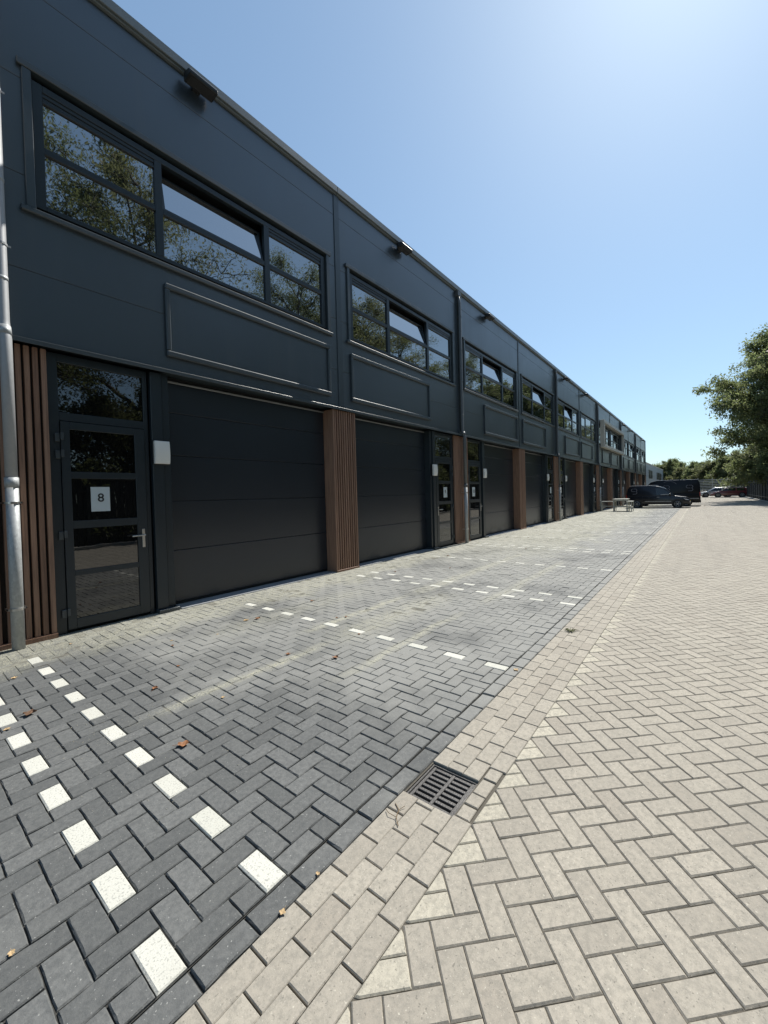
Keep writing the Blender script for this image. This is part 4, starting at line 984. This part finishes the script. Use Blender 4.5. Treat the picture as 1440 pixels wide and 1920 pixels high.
# ------------------------------------------------------------------ fallen leaves, twigs, grit
def leaf_mesh(seed, L_, curl, mat):
    rg = np.random.default_rng(seed); n = 9; mb = MB(); vs = []; 
    for i in range(n):
        t = i/(n-1); wd = L_*0.42*math.sin(math.pi*min(1, 0.06+0.94*t))**0.8*(1+0.35*math.sin(9*t+seed)); z = curl*(1-math.sin(math.pi*t))*L_*0.5+0.002
        for u in (-1, -0.5, 0, 0.5, 1): vs.append(((t-0.5)*L_, u*wd*(1+rg.normal(0, 0.08)), z+abs(u)*curl*L_*0.55+rg.normal(0, 0.02*L_)))
    mb.add(vs, [(i*5+k, i*5+k+1, (i+1)*5+k+1, (i+1)*5+k) for i in range(n-1) for k in range(4)])
    mb.tube([(-L_*0.5, 0, 0.003), (-L_*0.75, 0.05*L_, 0.004), (-L_*0.95, 0.02*L_, 0.003)], 0.0012, 4)
    return mb.mesh('fallen_leaf', mat, recalc=False)
LM = [leaf_mesh(i, 0.05+0.008*(i % 4), 0.12+0.07*(i % 3), M['dry'] if i % 3 else M['pale']) for i in range(6)]
LEAF = [(0.77, 5.05, 3, .9), (0.55, 3.94, 3, .8), (1.35, 5.71, 0, .9), (2.07, 4.82, 0, .8), (2.0, 4.64, 1, .8), (2.48, 4.57, 0, .8), (1.78, 4.02, 1, .8), (1.44, 3.71, 2, 1.1), (1.7, 3.08, 3, .6),
        (2.99, 4.77, 3, 1.3), (3.12, 4.70, 1, 1.7), (4.13, 4.77, 2, 1.2), (2.57, 3.36, 4, 1.4), (2.78, 2.89, 2, 1.3), (3.73, 3.83, 4, 1.0), (3.82, 3.75, 1, 1.0), (3.42, 3.15, 5, 0.8), (6.69, 5.09, 4, 1.5),
        (3.52, 1.34, 3, 0.9), (0.26, 1.96, 0, 0.7), (7.6, 4.3, 1, 1.2), (9.1, 5.2, 2, 1.3), (11.2, 3.9, 4, 1.4), (14.0, 4.8, 1, 1.4), (1.12, 1.31, 0, 0.5), (0.93, 1.30, 3, 0.5)]
for n, (x, y, m_, s_) in enumerate(LEAF):
    o = link('fallen_leaf', LM[m_], None, (x, y, 0.004 if y > YK+0.15 else -0.002), (0, 0, n*1.9)); o.scale = (s_*0.72,)*3
    tag(o, 'small dry brown leaf lying on the dark pavers' , 'leaf', 'small dry leaves on the pavers')
o = link('fallen_leaf', leaf_mesh(21, 0.072, 0.16, M['dry']), None, (1.21, 2.70, 0.004), (0, 0, -0.7)); tag(o, 'large orange dry leaf on the dark pavers beside the sand streak', 'leaf')
o = link('fallen_leaf', leaf_mesh(22, 0.085, 0.22, simple('dead_leaf', (0.12, 0.065, 0.035), 0.8)), None, (0.70, 4.08, 0.004), (0, 0, -0.5)); tag(o, 'crumpled dark brown leaf beside the white marking pavers', 'leaf')
tw = MB(); tw.tube([(0, 0, 0.004), (0.05, 0.012, 0.008), (0.10, 0.0, 0.005), (0.145, 0.02, 0.004)], 0.0022, 5).tube([(0.05, 0.012, 0.008), (0.07, 0.05, 0.012), (0.10, 0.065, 0.006)], 0.0016, 5).tube([(0.10, 0, 0.005), (0.12, -0.03, 0.01)], 0.0014, 5)
tag(link('twig', tw.mesh('twig', M['twig']), None, (1.52, 1.18, -0.007), (0, 0, 0.6)), 'thin dry twig on the beige band in front of the drain', 'twig')
tw = MB(); rg = np.random.default_rng(5)
for i in range(11):
    a = i*0.571; l_ = rg.uniform(0.05, 0.11); tw.tube([(0, 0, 0.006), (math.cos(a)*l_*0.5, math.sin(a)*l_*0.5, 0.02), (math.cos(a)*l_, math.sin(a)*l_, 0.008)], [0.004, 0.006, 0.001], 4)
tag(link('withered_weed', tw.mesh('withered_weed', M['gtwig']), None, (4.85, 1.2, -0.008), (0, 0, 0.3)), 'withered weed lying on the beige band past the drain', 'weed')
# grit scattered near the wall and in the sand streaks
rg = np.random.default_rng(77); pts = []
n_ = 5200
gxs = rg.gamma(1.6, 1.9, n_)+0.55; gys = np.where(rg.random(n_) < 0.62, 6.12-np.abs(rg.normal(0, 0.42, n_)), np.where(rg.random(n_) < 0.5, 3.3+rg.normal(0, 0.12, n_), rg.uniform(2.2, 6.0, n_)))
ok = (gys < 6.09) & (gys > 1.6) & (gxs < 12); gxs, gys = gxs[ok], gys[ok]; n_ = len(gxs)
sz = rg.uniform(0.0016, 0.0042, n_)
octv = np.array([[1, 0, 0], [0, 1, 0], [-1, 0, 0], [0, -1, 0], [0, 0, 0.8], [0, 0, -0.8]], float); octf = np.array([[0, 1, 4], [1, 2, 4], [2, 3, 4], [3, 0, 4], [1, 0, 5], [2, 1, 5], [3, 2, 5], [0, 3, 5]])
Vg = (octv[None]*sz[:, None, None]*rg.uniform(0.7, 1.3, (n_, 6, 1))+np.stack([gxs, gys, np.full(n_, 0.0015)], 1)[:, None, :]).reshape(-1, 3)
Fg = (octf[None]+6*np.arange(n_)[:, None, None]).reshape(-1, 3)
grit = simple('sand_grit', (0.34, 0.32, 0.26), 0.9, var=0.5, nscale=300)
tag(link('grit', quads_mesh('grit', Vg, Fg, grit)), kind='stuff')
